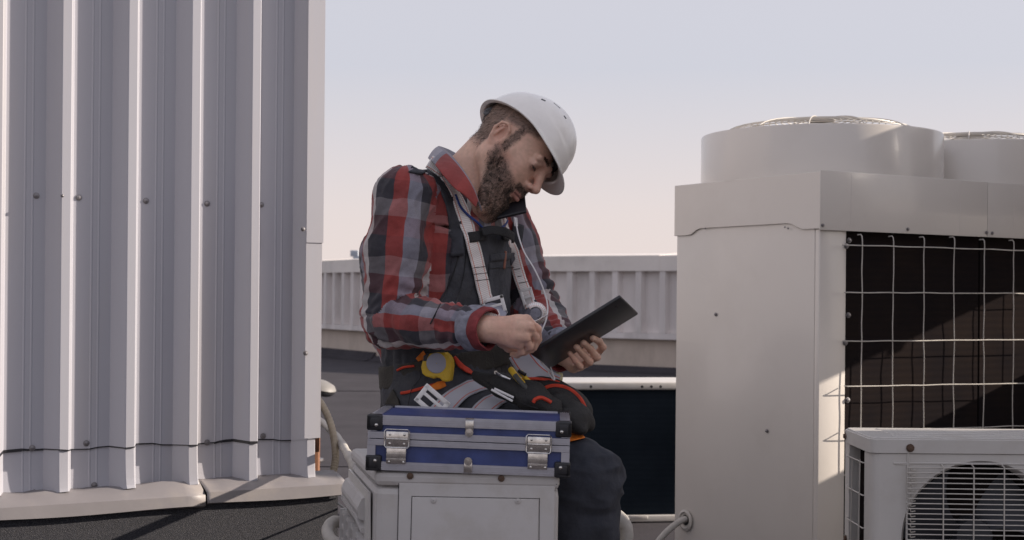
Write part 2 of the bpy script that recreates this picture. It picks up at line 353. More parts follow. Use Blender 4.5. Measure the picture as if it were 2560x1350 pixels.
# corrugated hose
hp = spline([P(760, 975, 4.3), P(798, 1003, 4.25), P(826, 1060, 4.15), P(838, 1130, 4.05), P(832, 1180, 4.0), P(812, 1230, 3.98), P(800, 1330, 3.97), P(795, 1500, 3.95), P(790, 1565, 3.95)], 22)
mb = MB(); rr = [.0105 + .0010 * math.sin(i * 2.1) for i in range(len(hp))]; mb.tube(hp, rr, 12)
tag(mb.build('corrugated_hose', M['hose'], loc=hp[-1]), 'tan corrugated hose looping down beside the plant room corner', 'hose')
# insulated pipe to the case unit
ip = spline([P(740, 1010, 5.2), P(800, 1052, 4.9), P(840, 1090, 4.4), P(872, 1140, 3.62), P(905, 1200, 3.50), Vector((-.262, 3.46, .47))], 10)
mb = MB(); mb.tube(ip, [.0115 + .001 * math.sin(i * 1.3) for i in range(len(ip))], 12)
tag(mb.build('insulated_pipe', M['foam'], loc=ip[-1]), 'white wrapped pipe running from the plant room to the low unit under the case', 'pipe')
dp = spline([P(868, 1310, 3.3), P(835, 1304, 3.25), P(818, 1325, 3.2), P(830, 1352, 3.15), P(865, 1368, 3.12)], 10)
mb = MB(); mb.tube(dp, .014, 12); tag(mb.build('drain_pipe', M['foam'], loc=dp[-1]), 'pale bent pipe stub low beside the louvred end of the unit under the case', 'pipe')
wr = spline([P(820, 1240, 4.6), P(850, 1262, 4.0), P(880, 1290, 3.4)], 6)
mb = MB(); mb.tube(wr, .003, 6); tag(mb.build('cable', M['black'], loc=wr[-1]), 'thin dark wire from the kerb to the unit under the case', 'cable')

# ---- large condensing units at the right
C0 = Vector((P(2048, 700, 4.2).x, 4.2, 0)); RD = Vector((.853, .522, 0)); BD = Vector((-.522, .853, 0)); RN = Vector((.522, -.853, 0)); LN = -RD
ZT = 1.332; ZC = 1.16; MW, MD = .738, .69
def cp(r, b, z): return C0 + RD * r + BD * b + Vector((0, 0, z))
def big_unit(label, r0, first):
    root = thing('condensing_unit', label, 'air conditioner', cp(r0 + MW / 2, MD / 2, 0), 'tall cream condensing units')
    g = lambda r, b, z: cp(r0 + r, b, z)
    mb = MB()     # body: side panels + corner posts round the coil opening
    mb.box(g(.004, .010, .03), BD * (MD - .02), RD * .003, (0, 0, ZC + .02)) if False else None
    x0, x1 = (.11 if first else .003), MW - .003
    if first: mb.box(g(.0, .0, .05), RD * x0, BD * .02, (0, 0, ZC - .05), .003)              # front left post
    mb.box(g(.0, .021 if first else .10, .05), RD * .02, BD * (MD - (.022 if first else .101)), (0, 0, ZT - .08), .003)    # left side
    mb.box(g(x0 + .001, .0, .05), RD * (x1 - x0), BD * .02, (0, 0, .10), .003)       # bottom rail
    mb.box(g(.022, MD - .02, .05), RD * (MW - .024), BD * .02, (0, 0, ZC - .05))
    mb.box(g(.02, .03, .04), RD * (MW - .03), BD * (MD - .06), (0, 0, .02))
    body = mb.build('body', M['cabinet'], root)
    for rr_, bb_ in ((.03, .05), (MW - .1, .05), (.03, MD - .12), (MW - .1, MD - .12)):
        m2 = MB(); m2.box(g(rr_, bb_, 0), RD * .07, BD * .07, (0, 0, .045)); m2.build('foot', M['black'], root)
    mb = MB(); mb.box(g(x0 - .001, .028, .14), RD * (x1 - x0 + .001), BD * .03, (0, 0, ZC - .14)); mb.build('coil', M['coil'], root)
    # cap: left face with its stepped lower edge, then the front face
    o = .006
    L_ = MD + .012
    pts = [(0, ZC), (L_, ZC - .0)]
    prof = [(0.0, ZC + .0), (.075, ZC + .0), (.10, ZC + .008), (.12, ZC + .017), (.14, ZC + .021), (.56, ZC + .021), (.585, ZC + .016), (.61, ZC + .003), (.63, ZC), (L_, ZC), (L_, ZT), (0, ZT)]
    mb = MB(); mb.prism([g(-o, -o + b, z) for b, z in prof], RD * .003)
    mb.build('cap_side', M['cabinet'], root, bev=.0012)
    mb = MB(); mb.box(g(-o - .003, -o - .004, ZC - .004), RD * (MW + .002), BD * .0035, (0, 0, ZT - ZC + .008), .0012)
    mb.box(g(-o + .004, MD + o - .004, ZC), RD * (MW - .002), BD * .003, (0, 0, ZT - ZC)); mb.build('cap_front', M['cabinet'], root)
    mb = MB(); mb.box(g(-o + .004, 0, ZT - .012), RD * (MW - .002), BD * MD, (0, 0, .008)); mb.box(g(.01, .012, ZC), RD * (MW - .014), BD * .012, (0, 0, ZT - ZC - .014)); mb.build('top_panel', M['cabinet'], root)
    for rr_ in (.118, .60): mb = MB(); mb.box(g(rr_, -o - .0045, ZC + .004), RD * .0012, BD * .001, (0, 0, ZT - ZC - .006)); mb.build('panel_seam', M['greysheet'], root)
    cc = g(MW / 2 + .026, .412, 0); R_ = .402; zt = 1.497
    mb = MB(); mb.lathe(cc, (0, 0, 1), [(R_, ZT - .003), (R_, zt - .004), (R_ - .002, zt), (R_ - .006, zt), (R_ - .055, zt - .012), (R_ - .07, zt - .04), (R_ - .075, ZT)], 96); mb.build('fan_shroud', M['cabinet'], root)
    mb = MB(); Rg = .338
    dome = lambda r: zt - .004 + .062 * (1 - (r / Rg) ** 2) ** .5 if r < Rg else zt - .004
    for i in range(15):
        r = .05 + (Rg - .05) * (i / 14.0); z = dome(min(r, Rg * .9999))
        mb.tube([cc + Vector((r * math.cos(a), r * math.sin(a), z)) for a in [2 * PI * k / 64 for k in range(65)]], .0016, 5, False)
    for k in range(12):
        a = 2 * PI * k / 12 + .2
        mb.tube([cc + Vector((r * math.cos(a), r * math.sin(a), dome(min(r, Rg * .9999)) + .003)) for r in [Rg * math.sin(PI / 2 * j / 10) for j in range(1, 11)]], .002, 5)
    mb.lathe(cc + Vector((0, 0, dome(0))), (0, 0, 1), [(.05, 0), (.05, .004), (.001, .006)], 16)
    mb.build('fan_guard', M['wire'], root)
    mb = MB()
    for k in range(4):
        a0 = k * PI / 2 + .5
        vs = []
        for j in range(8):
            r = .05 + .27 * j / 7
            for s_ in (-.5, .5): an = a0 + s_ * 1.0 * (.6 + .4 * j / 7); vs.append(cc + Vector((r * math.cos(an), r * math.sin(an), zt - .075 + s_ * .05)))
        mb.add(vs, [(2 * j, 2 * j + 1, 2 * j + 3, 2 * j + 2) for j in range(7)], True)
    mb.lathe(cc + Vector((0, 0, zt - .12)), (0, 0, 1), [(.06, 0), (.06, .07), (.001, .08)], 20)
    mb.build('fan_blades', M['black'], root)
    return root, g
u1, g1 = big_unit('tall cream condensing unit with a cable port at its foot, nearest the worker', 0.0, True)
u2, g2 = big_unit('second tall cream condensing unit cut by the right edge of the frame', MW + .004, False)
# rest of the row stands outside the frame
# wire guard in front of the coils, photo spacing
gpl = cp(0, -.028, 0)
def gp(px, py, o=0.0): return on_plane(px, py, gpl + RN * o, RN)
mb = MB()
VX = [(2155, 590, 2152, 1075), (2233, 594, 2231, 1075), (2310, 596, 2308, 1075), (2385, 596, 2383, 1075), (2460, 602, 2458, 1078), (2534, 604, 2531, 1078), (2606, 608, 2603, 1080)]
for a, b, c, d_ in VX:
    j = lambda: random.uniform(-.0016, .0016)
    p1, p2 = gp(a, b), gp(c, d_); p2 = p1 + (p2 - p1) * 1.25
    ps = [p1 + (p2 - p1) * (k / 14) + RD * j() * .5 + RN * j() for k in range(15)]
    ps = [p1 - RN * .02 - Vector((0, 0, -.004))] + ps
    mb.tube(spline(ps, 3), .0018, 6)
HY = [(2118, 612, 2640, 629), (2122, 731, 2640, 734), (2118, 853, 2640, 848), (2122, 966, 2640, 957), (2122, 1078, 2640, 1062), (2122, 1190, 2640, 1165)]
for a, b, c, d_ in HY:
    p1, p2 = gp(a, b, .004), gp(c, d_, .004)
    ps = [p1 + (p2 - p1) * (k / 12) + Vector((0, 0, random.uniform(-.001, .001))) + RN * random.uniform(-.0015, .0015) for k in range(13)]
    mb.tube(spline([p1 - RN * .024 + RD * .004, p1 - RN * .006] + ps, 3), .0018, 6)
mb.build('coil_guard', M['wire'], u1)
mb = MB()
fp = cp(0, -.001, 0)
for px, py in ((2122, 601), (2115, 615), (2120, 788), (2112, 857), (2118, 1000)): screw(mb, on_plane(px, py, fp, RN), RN, .006, .006)
fp = cp(0, -.011, 0)
for px, py in ((2056, 563), (2269, 573), (2466, 582), (2480, 583)): screw(mb, on_plane(px, py, fp, RN), RN, .004, .004)
fp = cp(-.002, 0, 0)
for px, py in ((1789, 786), (1917, 1077)): screw(mb, on_plane(px, py, fp, LN), LN, .0042, .004)
fp = cp(-.007, 0, 0)
for px, py in ((1763, 571), (1962, 568), (1970, 571)): screw(mb, on_plane(px, py, fp, LN), LN, .002, .002)
mb.build('screw', M['steel'], u1)
# cable gland + conduit at the foot of the left face
pc = on_plane(1715, 1300, cp(-.002, 0, 0), LN)
mb = MB(); mb.lathe(pc, LN, [(.017, 0), (.035, .002), (.036, .006), (.028, .009), (.024, .004), (.017, .003)], 28); po_ = mb.build('cable_port', M['wire'], u1)
mb = MB(); mb.lathe(pc, LN, [(.001, .0035), (.018, .0036)], 20); mb.build('opening', M['dark'], po_)
cc_ = spline([pc - LN * .03, pc + LN * .02, pc + Vector((-.075, -.02, -.045)), pc + Vector((-.11, -.02, -.10)), pc + Vector((-.13, 0, -.2)), pc + Vector((-.15, 0, -.35)), Vector((pc.x - .2, pc.y, .012)), Vector((pc.x - .5, pc.y + .2, .012))], 10)
mb = MB(); mb.tube(cc_, .011, 10); tag(mb.build('conduit', M['foam'], loc=cc_[-1]), 'grey conduit bending out of the port at the foot of the tall unit', 'conduit')

# ---- small condenser at lower right (fan side to the camera)
def louvre_arc(): pass
x0, yF, yB, zt = .900, 3.5, 3.765, .603
ac = thing('wall_condenser', 'weathered white condenser with a round fan grille at the lower right corner', 'air conditioner', (x0 + .42, (yF + yB) / 2, 0))
WA = .82; zb = .05
def rrect(x0, y0, x1, y1, r, z, n=6, corners=(1, 1, 1, 1)):
    pts = []
    for (cx, cy, a0), on in zip(((x1 - r, y0 + r, -PI / 2), (x1 - r, y1 - r, 0), (x0 + r, y1 - r, PI / 2), (x0 + r, y0 + r, PI)), corners):
        if on:
            for k in range(n + 1): a = a0 + PI / 2 * k / n; pts.append(Vector((cx + r * math.cos(a), cy + r * math.sin(a), z)))
        else: pts.append(Vector((cx + r * math.cos(a0 + PI / 4) * 1.414, cy + r * math.sin(a0 + PI / 4) * 1.414, z)))
    return pts
mb = MB()
mb.prism(rrect(x0 - .004, yF - .004, x0 + WA, yB + .004, .022, zt - .038), (0, 0, .036), True); mb.prism(rrect(x0 + .001, yF + .002, x0 + WA - .004, yB - .002, .02, zt - .0025), (0, 0, .004), True)
for k in range(4): mb.prism(rrect(x0 + .07, yF + .05 + k * .052, x0 + WA - .1, yF + .073 + k * .052, .008, zt + .0005), (0, 0, .003), True)
mb.build('top_cover', M['white'], ac, bev=.003)
# front plate with a round hole
fc = on_plane(2452, 1352, Vector((0, yF, 0)), Vector((0, 1, 0))); RF = .200
mb = MB(); N = 96; X0, X1, Z0, Z1 = x0 + .022, x0 + WA - .03, zb, zt - .039
ring = []; outer = []
for k in range(N):
    a = 2 * PI * k / N; ca, sa = math.cos(a), math.sin(a); ring.append(Vector((fc.x + RF * ca, yF, fc.z + RF * sa)))
    tx = ((X1 - fc.x) / ca if ca > 1e-6 else (X0 - fc.x) / ca if ca < -1e-6 else 1e9); tz = ((Z1 - fc.z) / sa if sa > 1e-6 else (Z0 - fc.z) / sa if sa < -1e-6 else 1e9)
    t_ = min(tx, tz)
    if abs(tx - tz) < .016 * 6: t_ = t_
    outer.append(Vector((fc.x + t_ * ca, yF, fc.z + t_ * sa)))
for cx_, cz_ in ((X0, Z0), (X0, Z1), (X1, Z0), (X1, Z1)):
    kk = min(range(N), key=lambda q: (outer[q].x - cx_) ** 2 + (outer[q].z - cz_) ** 2); outer[kk] = Vector((cx_, yF, cz_))
ring_in = [p + Vector((0, .012, 0)) + (Vector((fc.x, yF, fc.z)) - p) * .04 for p in ring]; deep = [p + Vector((0, .06, 0)) for p in ring_in]
vs = outer + ring + ring_in + deep
mb.add(vs, [(k, (k + 1) % N, N + (k + 1) % N, N + k) for k in range(N)]); mb.add(vs, [(N + k, N + (k + 1) % N, 2 * N + (k + 1) % N, 2 * N + k) for k in range(N)] + [(2 * N + k, 2 * N + (k + 1) % N, 3 * N + (k + 1) % N, 3 * N + k) for k in range(N)], True)
# rounded left corner post and right post
cpnts = [Vector((X0, yF, Z0))] + [Vector((X0 - .0 + .0 - .022 * math.sin(PI / 2 * k / 6), yF + .022 - .022 * math.cos(PI / 2 * k / 6), Z0)) for k in range(7)] + [Vector((X0 - .022, yF + .06, Z0)), Vector((X0 - .018, yF + .06, Z0)), Vector((X0 + .0, yF + .025, Z0))]
cpnts = cpnts[1:]
mb.prism(cpnts, (0, 0, Z1 - Z0), True)
mb.box((x0 + .0, yB - .045, zb), (.03, 0, 0), (0, .045, 0), (0, 0, Z1 - Z0)); mb.box((X1, yF, zb), (.026, 0, 0), (0, yB - yF, 0), (0, 0, Z1 - Z0)); mb.box((x0 + .03, yB - .003, zb), (X1 - x0 - .03, 0, 0), (0, .003, 0), (0, 0, Z1 - Z0))
mb.box((x0 + .005, yF + .005, zb - .012), (WA - .02, 0, 0), (0, yB - yF - .01, 0), (0, 0, .012))
mb.build('body', M['white'], ac)
mb = MB(); rx0 = on_plane(2268, 1158, Vector((0, yF, 0)), Vector((0, 1, 0)))       # raised frame line round the grille
fr = [Vector((rx0.x + .0, yF - .0, .02)), Vector((rx0.x, yF - .0, rx0.z - .012)), Vector((rx0.x + .004, yF - .0, rx0.z - .003)), Vector((rx0.x + .014, yF, rx0.z)), Vector((X1 - .02, yF, rx0.z))]
mb.tube(spline(fr, 4), .0028, 6); mb.build('grille_frame', M['white'], ac)
mb = MB(); yg = yF - .014
gx0 = on_plane(2280, 1170, Vector((0, yg, 0)), Vector((0, 1, 0)))
for k in range(26):
    z = gx0.z - k * .0128 + random.uniform(-.0006, .0006)
    if z < .02: break
    ps = [Vector((gx0.x + .012, yF - .001, z - .007)), Vector((gx0.x - .001, yg + .004, z - .007)), Vector((gx0.x - .002, yg, z)), Vector((gx0.x + .012, yg, z + .001)), Vector((gx0.x + .3, yg - .004, z)), Vector((X1 - .04, yg, z)), Vector((X1 - .03, yF, z))]
    mb.tube(spline(ps, 3), .0016, 5)
for px in (2357, 2433, 2509, 2585):
    p = on_plane(px, 1200, Vector((0, yg, 0)), Vector((0, 1, 0))); mb.tube([(p.x, yF, gx0.z + .008), (p.x, yg - .004, gx0.z + .003), (p.x, yg - .006, gx0.z - .15), (p.x, yg - .006, .03)], .0019, 5)
mb.build('fan_grille', M['wire'], ac)
mb = MB()
for k in range(3):
    a0 = k * 2 * PI / 3 + .9; vs = []
    for j in range(10):
        r = .04 + .145 * j / 9
        for s_ in (-.5, 0, .5): an = a0 + s_ * 1.25 * (.7 + .3 * j / 9) - j * .05; vs.append(Vector((fc.x + r * math.cos(an), yF + .07 + s_ * .05 + .01 * abs(s_), fc.z + r * math.sin(an))))
    mb.add(vs, [(3 * j + q, 3 * j + q + 1, 3 * j + q + 4, 3 * j + q + 3) for j in range(9) for q in (0, 1)], True)
mb.lathe(Vector((fc.x, yF + .12, fc.z)), (0, -1, 0), [(.05, 0), (.05, .06), (.045, .07), (.001, .074)], 24); mb.build('fan', mat('fan plastic', (.03, .032, .04), .5), ac)
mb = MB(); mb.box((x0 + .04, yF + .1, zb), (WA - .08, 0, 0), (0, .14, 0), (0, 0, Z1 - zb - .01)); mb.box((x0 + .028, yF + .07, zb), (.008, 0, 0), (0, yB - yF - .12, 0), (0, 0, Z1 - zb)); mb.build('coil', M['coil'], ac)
mb = MB(); xg = x0 - .004     # side guard
for zz in [Z1 - .03 - k * .083 for k in range(7)]:
    mb.tube([(x0 + .012, yF + .055, zz + .0), (xg, yF + .06, zz), (xg - .002, yB - .05, zz), (x0, yB - .02, zz)], .0018, 5)
for yy in (yF + .085, yB - .10): mb.tube([(xg - .001, yy, Z1 - .025), (xg - .003, yy + .004, .3), (xg - .001, yy, .05)], .0018, 5)
mb.build('side_guard', M['wire'], ac)
mb = MB(); screw(mb, Vector((on_plane(2275, 1120, Vector((0, yF - .005, 0)), Vector((0, 1, 0))))), Vector((0, -1, 0)), .007, .005); screw(mb, Vector((x0 - .005, yB - .02, zt - .02)), Vector((-1, 0, 0)), .006, .005); screw(mb, Vector((x0 - .001, yB - .02, .31)), Vector((-1, 0, 0)), .006, .005)
mb.build('screw', M['rust'], ac)
for xx in (x0 + .1, x0 + WA - .18): m2 = MB(); m2.box((xx, yF - .01, 0), (.08, 0, 0), (0, yB - yF + .02, 0), (0, 0, zb - .013)); m2.build('foot', M['black'], ac)

# ---- low unit behind, its coil side towards us
bu = thing('rear_condenser', 'low condenser with a dark coil face standing behind the worker knees', 'air conditioner', (P(1500, 1290, 5.95).x, 5.95, 0))
bl, br = P(1300, 960, 5.62), P(1715, 955, 5.95)
d = Vector((br.x - bl.x, .10, 0)).normalized(); bdn = Vector((-d.y, d.x, 0)); o0 = Vector((bl.x, 5.85, 0)); Lb = .78
mb = MB(); mb.box(o0 + Vector((0, 0, .558)) - bdn * .012 - d * .005, d * (Lb + .01), bdn * .34, (0, 0, .034), .008); mb.build('top_cover', M['white'], bu)
mb = MB(); mb.box(o0 + Vector((0, 0, .03)), d * .02, bdn * .31, (0, 0, .526)); mb.box(o0 + d * (Lb - .02) + Vector((0, 0, .03)), d * .02, bdn * .31, (0, 0, .526)); mb.box(o0 + d * .021 + bdn * .29 + Vector((0, 0, .03)), d * (Lb - .042), bdn * .02, (0, 0, .526))
mb.build('body', M['white'], bu)
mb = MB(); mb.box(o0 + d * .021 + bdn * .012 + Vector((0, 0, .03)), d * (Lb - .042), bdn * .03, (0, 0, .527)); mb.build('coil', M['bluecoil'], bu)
mb = MB(); mb.box(o0 - bdn * .01 + Vector((0, 0, -.0)), d * Lb, bdn * .33, (0, 0, .028), .004); mb.box(o0 - bdn * .014 + d * .47 + Vector((0, 0, .012)), d * .08, bdn * .01, (0, 0, .016), .003); mb.build('base', M['white'], bu)
mb = MB()
for r in (.52, .56, .60, .30): screw(mb, o0 + d * r - bdn * .012 + Vector((0, 0, .572)), -bdn, .004, .003)
mb.build('screw', M['black'], bu)

# ---- unit under the case (end on to the camera)
yf = 2.72
TZ = .606
uc = thing('low_condenser', 'old cream condenser with louvred side that carries the blue case and the seated worker', 'air conditioner', (-.1, 3.1, 0))
fl_, fr_ = Vector((P(932, 1175, yf).x, yf, 0)), Vector((P(1390, 1180, yf - .008).x, yf - .008, 0))
bl_, br_ = Vector((P(874, 1118, 3.12).x, 3.12, 0)), Vector((fr_.x + .012, 3.66, 0))
plan = [fl_, fr_, br_, Vector((-.27, 3.66, 0)), Vector((-.27, 3.13, 0)), bl_]
def inset(poly, d_):
    c = sum(poly, Vector()) / len(poly); return [p + (c - p).normalized() * d_ for p in poly]
Z = lambda z: Vector((0, 0, z))
mb = MB(); mb.prism([p + Z(.04) for p in plan], Z(TZ - .04 - .030)); mb.build('body', M['plastic'], uc, bev=.014)
pl2 = [p + (p - (sum(plan, Vector()) / 6)).normalized() * .003 for p in plan]
mb = MB(); mb.prism([p + Z(TZ - .0288) for p in pl2], Z(.0288)); mb.build('top_cover', M['plastic'], uc, bev=.010)
fdir = (fr_ - fl_).normalized(); fn = Vector((fdir.y, -fdir.x, 0))
fpl = fl_ + fn * .0005
def fpn(px, py, o=0): return on_plane(px, py, fpl + fn * o, fn)
# service panel outlines on the end face: thin raised plates
mb = MB()
a = fpn(991, 1207, .0); b = fpn(1380, 1210); mb.box(Vector((a.x, a.y, .045)) - fn * .002, Vector((b.x - a.x, b.y - a.y, 0)), fn * .004, Z(a.z - .046), .0015); mb.build('end_panel', M['plastic'], uc)
mb = MB(); a = fpn(1024, 1243, .002); b = fpn(1340, 1243, .002); mb.box(Vector((a.x, a.y, .075)) - fn * .001, Vector((b.x - a.x, b.y - a.y, 0)), fn * .004, Z(a.z - .075), .0015)
hatch = mb.build('hatch', M['plastic'], uc)
mb = MB()
for px in (1077, 1288): mb = MB(); c_ = fpn(px, 1252, .006); mb.lathe(c_ + fn * -.001, fn, [(.006, 0), (.005, .002), (.001, .003)], 10); mb.build('catch', M['plastic'], hatch)
mb = MB(); ln = lambda p, q_, w_: mb.add([p, q_, q_ + Z(-w_) if abs((q_ - p).z) < abs((q_ - p).x) else q_ + fdir * w_, p + Z(-w_) if abs((q_ - p).z) < abs((q_ - p).x) else p + fdir * w_], [(0, 1, 2, 3)])
ln(fpn(988, 1205, .0009), fpn(1386, 1208, .0009), .0011); ln(fpn(989, 1206, .0009), fpn(986, 1400, .0009), .0011)
ln(fpn(1022, 1241, .0029), fpn(1342, 1244, .0029), .0011); ln(fpn(1022, 1241, .0029), fpn(1019, 1400, .0029), .0011); ln(fpn(1341, 1243, .0029), fpn(1341, 1400, .0029), .0011)
mb.build('panel_gap', M['dark'], uc)
mb = MB()
for px, py in ((1018, 1191), (1246, 1195)): screw(mb, fpn(px, py, .003), fn, .0045, .002)
mb.build('screw', M['rust'], uc)
# louvred guard bulging from the left side
sdv = (bl_ - fl_); sl = sdv.length; sdn = sdv.normalized(); sn = Vector((-sdn.y, sdn.x, 0))
if sn.x > 0: sn = -sn
mb = MB(); s0 = .05
mb.prism([fl_ + sdn * .035 + sn * .002 + Z(.42), fl_ + sdn * .035 + sn * .005 + Z(.56), bl_ - sdn * .005 + sn * .004 + Z(.56), bl_ - sdn * .005 + sn * .004 + Z(.42)], sn * .004)
mb.build('side_panel', M['white'], uc)
mb = MB()
hz = .535
prof = [(0.0, hz + .006), (.008, hz + .003), (.016, hz - .014), (.017, hz - .022), (.013, hz - .038), (.0, hz - .042)]
a_, b_ = fl_ + sdn * .10 + sn * .006, bl_ - sdn * .0 + sn * .006
mb.prism([a_ + sn * v + Z(z) for v, z in prof], (b_ - a_))
for k in range(17):
    z = hz - .046 - k * .030
    if z < .06: break
    ps = [a_ + sn * .0 + Z(z - .012), a_ + sn * .009 + Z(z - .010), a_ + sn * .017 + sdn * .035 + Z(z + .010), b_ + sn * .017 + Z(z + .014), b_ + sn * .0 + Z(z + .004)]
    for p, q_ in zip(ps[:-1], ps[1:]):
        mb.add([p, q_, q_ + Z(-.009), p + Z(-.009), p - sn * .012, q_ - sn * .012], [(0, 1, 2, 3), (0, 4, 5, 1)])
for k in range(4): pp = a_ + (b_ - a_) * (.1 + .27 * k) + sn * .01; mb.box(pp + Z(.06), sdn * .004, sn * .012, Z(hz - .12))
o = mb.build('side_louvre', M['plastic'], uc); so = o.modifiers.new('t', 'SOLIDIFY'); so.thickness = .002
mb = MB(); mb.box(a_ - sn * .0045 + Z(.06), (b_ - a_), sn * .003, Z(hz - .12)); mb.build('louvre_back', M['dark'], uc)
for q_ in (2.8, 3.4):
    m2 = MB(); m2.box((-.27, q_, 0), (.36, 0, 0), (0, .06, 0), (0, 0, .038)); m2.build('foot', M['black'], uc)
# white bulb-ended pipe by the shin
pb = spline([P(1556, 1302, 3.6), P(1566, 1330, 3.6), P(1562, 1400, 3.6), Vector((P(1555, 1450, 3.6).x, 3.6, .02))], 6)
mb = MB(); mb.tube([P(1540, 1288, 3.6)] + pb, [.018] * (len(pb) + 1), 12); tag(mb.build('drain_pipe', M['foam'], loc=pb[-1]), 'pale pipe elbow low behind the shin of the worker', 'pipe')

# ---- aluminium case on the unit
cl, cr = P(917, 1170, 2.712), P(1420, 1187, 2.700)
CZ = TZ + .001
cx = Vector((cr.x - cl.x, cr.y - cl.y, 0)); CW = cx.length; cx.normalize(); cy = Vector((-cx.y, cx.x, 0)); CH, CD = .104, .255
co = Vector((cl.x, cl.y, CZ)); case = thing('tool_case', 'blue aluminium tool case lying closed on the cream condenser', 'case', co + cx * CW / 2 + cy * CD / 2)
def k3(x, y, z): return co + cx * x + cy * y + Z(z)
ZL = .060        # lid split
mb = MB(); e_ = .004
mb.box(k3(e_, e_, .002), cx * (CW - 2 * e_), cy * (CD - 2 * e_), Z(ZL - .004)); base = mb.build('base_shell', M['bluepanel'], case)
mb = MB(); mb.box(k3(e_, e_, ZL + .002), cx * (CW - 2 * e_), cy * (CD - 2 * e_), Z(CH - ZL - .004)); lid = mb.build('lid', M['bluepanel'], case)
def prof_bar(mb, a, b, n1, n2, s1=.019, s2=.019):
    """L shaped ribbed edge profile from a to b; n1,n2 inward directions"""
    n1, n2 = Vector(n1), Vector(n2)
    mb.box(a, b - a, n1 * s1, n2 * .003); mb.box(a + n2 * .003, b - a, n1 * .003, n2 * (s2 - .003))
    o1, o2 = -n2 * .0012, -n1 * .0012
    for q_ in (.004, .0085, .013): mb.box(a + n1 * (q_ * s1 / .019) + o1, b - a, n1 * .002, n2 * .0013); mb.box(a + n2 * (q_ * s2 / .019) + o2, b - a, n2 * .002, n1 * .0013)
X_, Y_, Z_ = cx, cy, Vector((0, 0, 1))
mb = MB()
prof_bar(mb, k3(0, 0, CH), k3(CW, 0, CH), Y_, -Z_, .012, .017); prof_bar(mb, k3(0, CD, CH), k3(CW, CD, CH), -Y_, -Z_)
prof_bar(mb, k3(0, .0, CH + .0005), k3(0, CD, CH + .0005), X_, -Z_); prof_bar(mb, k3(CW, 0, CH + .0005), k3(CW, CD, CH + .0005), -X_, -Z_)
for y_, s in ((-.001, 1),):
    mb.box(k3(-.0005, -.0012, ZL + .001), cx * (CW + .001), cy * .004, Z(.0125)); mb.box(k3(-.0005, -.002, ZL + .0045), cx * (CW + .001), cy * .004, Z(.002)); mb.box(k3(-.0005, -.002, ZL + .0095), cx * (CW + .001), cy * .004, Z(.002))
mb.box(k3(-.001, 0, ZL + .001), cx * .004, cy * CD, Z(.012)); mb.box(k3(CW - .003, 0, ZL + .001), cx * .004, cy * CD, Z(.012))
mb.box(k3(-.0012, -.0012, ZL + .015), cx * .017, cy * .004, Z(CH - ZL - .03)); mb.box(k3(CW - .0158, -.0012, ZL + .015), cx * .017, cy * .004, Z(CH - ZL - .03))
mb.build('lid_trim', M['alu'], lid)
mb = MB()
prof_bar(mb, k3(0, 0, 0), k3(CW, 0, 0), Y_, Z_, .012, .016); prof_bar(mb, k3(0, 0, -.0005), k3(0, CD, -.0005), X_, Z_); prof_bar(mb, k3(CW, 0, -.0005), k3(CW, CD, -.0005), -X_, Z_)
mb.box(k3(-.0005, -.0012, ZL - .0125), cx * (CW + .001), cy * .004, Z(.0118)); mb.box(k3(-.0005, -.002, ZL - .008), cx * (CW + .001), cy * .004, Z(.002)); mb.box(k3(-.0005, -.002, ZL - .0035), cx * (CW + .001), cy * .004, Z(.002))
mb.box(k3(-.0012, -.0012, .017), cx * .016, cy * .004, Z(ZL - .03)); mb.box(k3(CW - .0148, -.0012, .017), cx * .016, cy * .004, Z(ZL - .03))
mb.box(k3(-.001, 0, ZL - .012), cx * .004, cy * CD, Z(.011)); mb.box(k3(CW - .003, 0, ZL - .012), cx * .004, cy * CD, Z(.011))
mb.build('base_trim', M['alu'], base)
for x_, s in ((0, 1), (CW, -1)):
    for z_, zs, par in ((CH, -1, lid), (0, 1, base)):
        for y_, ys in ((0, 1), (CD, -1)):
            m2 = MB(); a = k3(x_ - s * .0035, y_ - ys * .0035, z_ - zs * .0025)
            m2.box(a, cx * s * .031, cy * ys * .012, Z(zs * .031), .004); m2.box(a, cx * s * .012, cy * ys * .031, Z(zs * .030), .004); m2.box(a, cx * s * .027, cy * ys * .027, Z(zs * .007), .003)
            if ys > 0: m2.box(a + cx * s * .0065 + Z(zs * .0065) - cy * .0012, cx * s * .018, cy * .004, Z(zs * .018), .002)
            m2.build('corner_guard', M['black'], par)
            if ys > 0: m3 = MB(); m3.lathe(a + cx * s * .019 + Z(zs * .02) - cy * .001, -cy, [(.0042, 0), (.003, .002), (.0005, .0026)], 10); m3.build('rivet', M['chrome'], par)
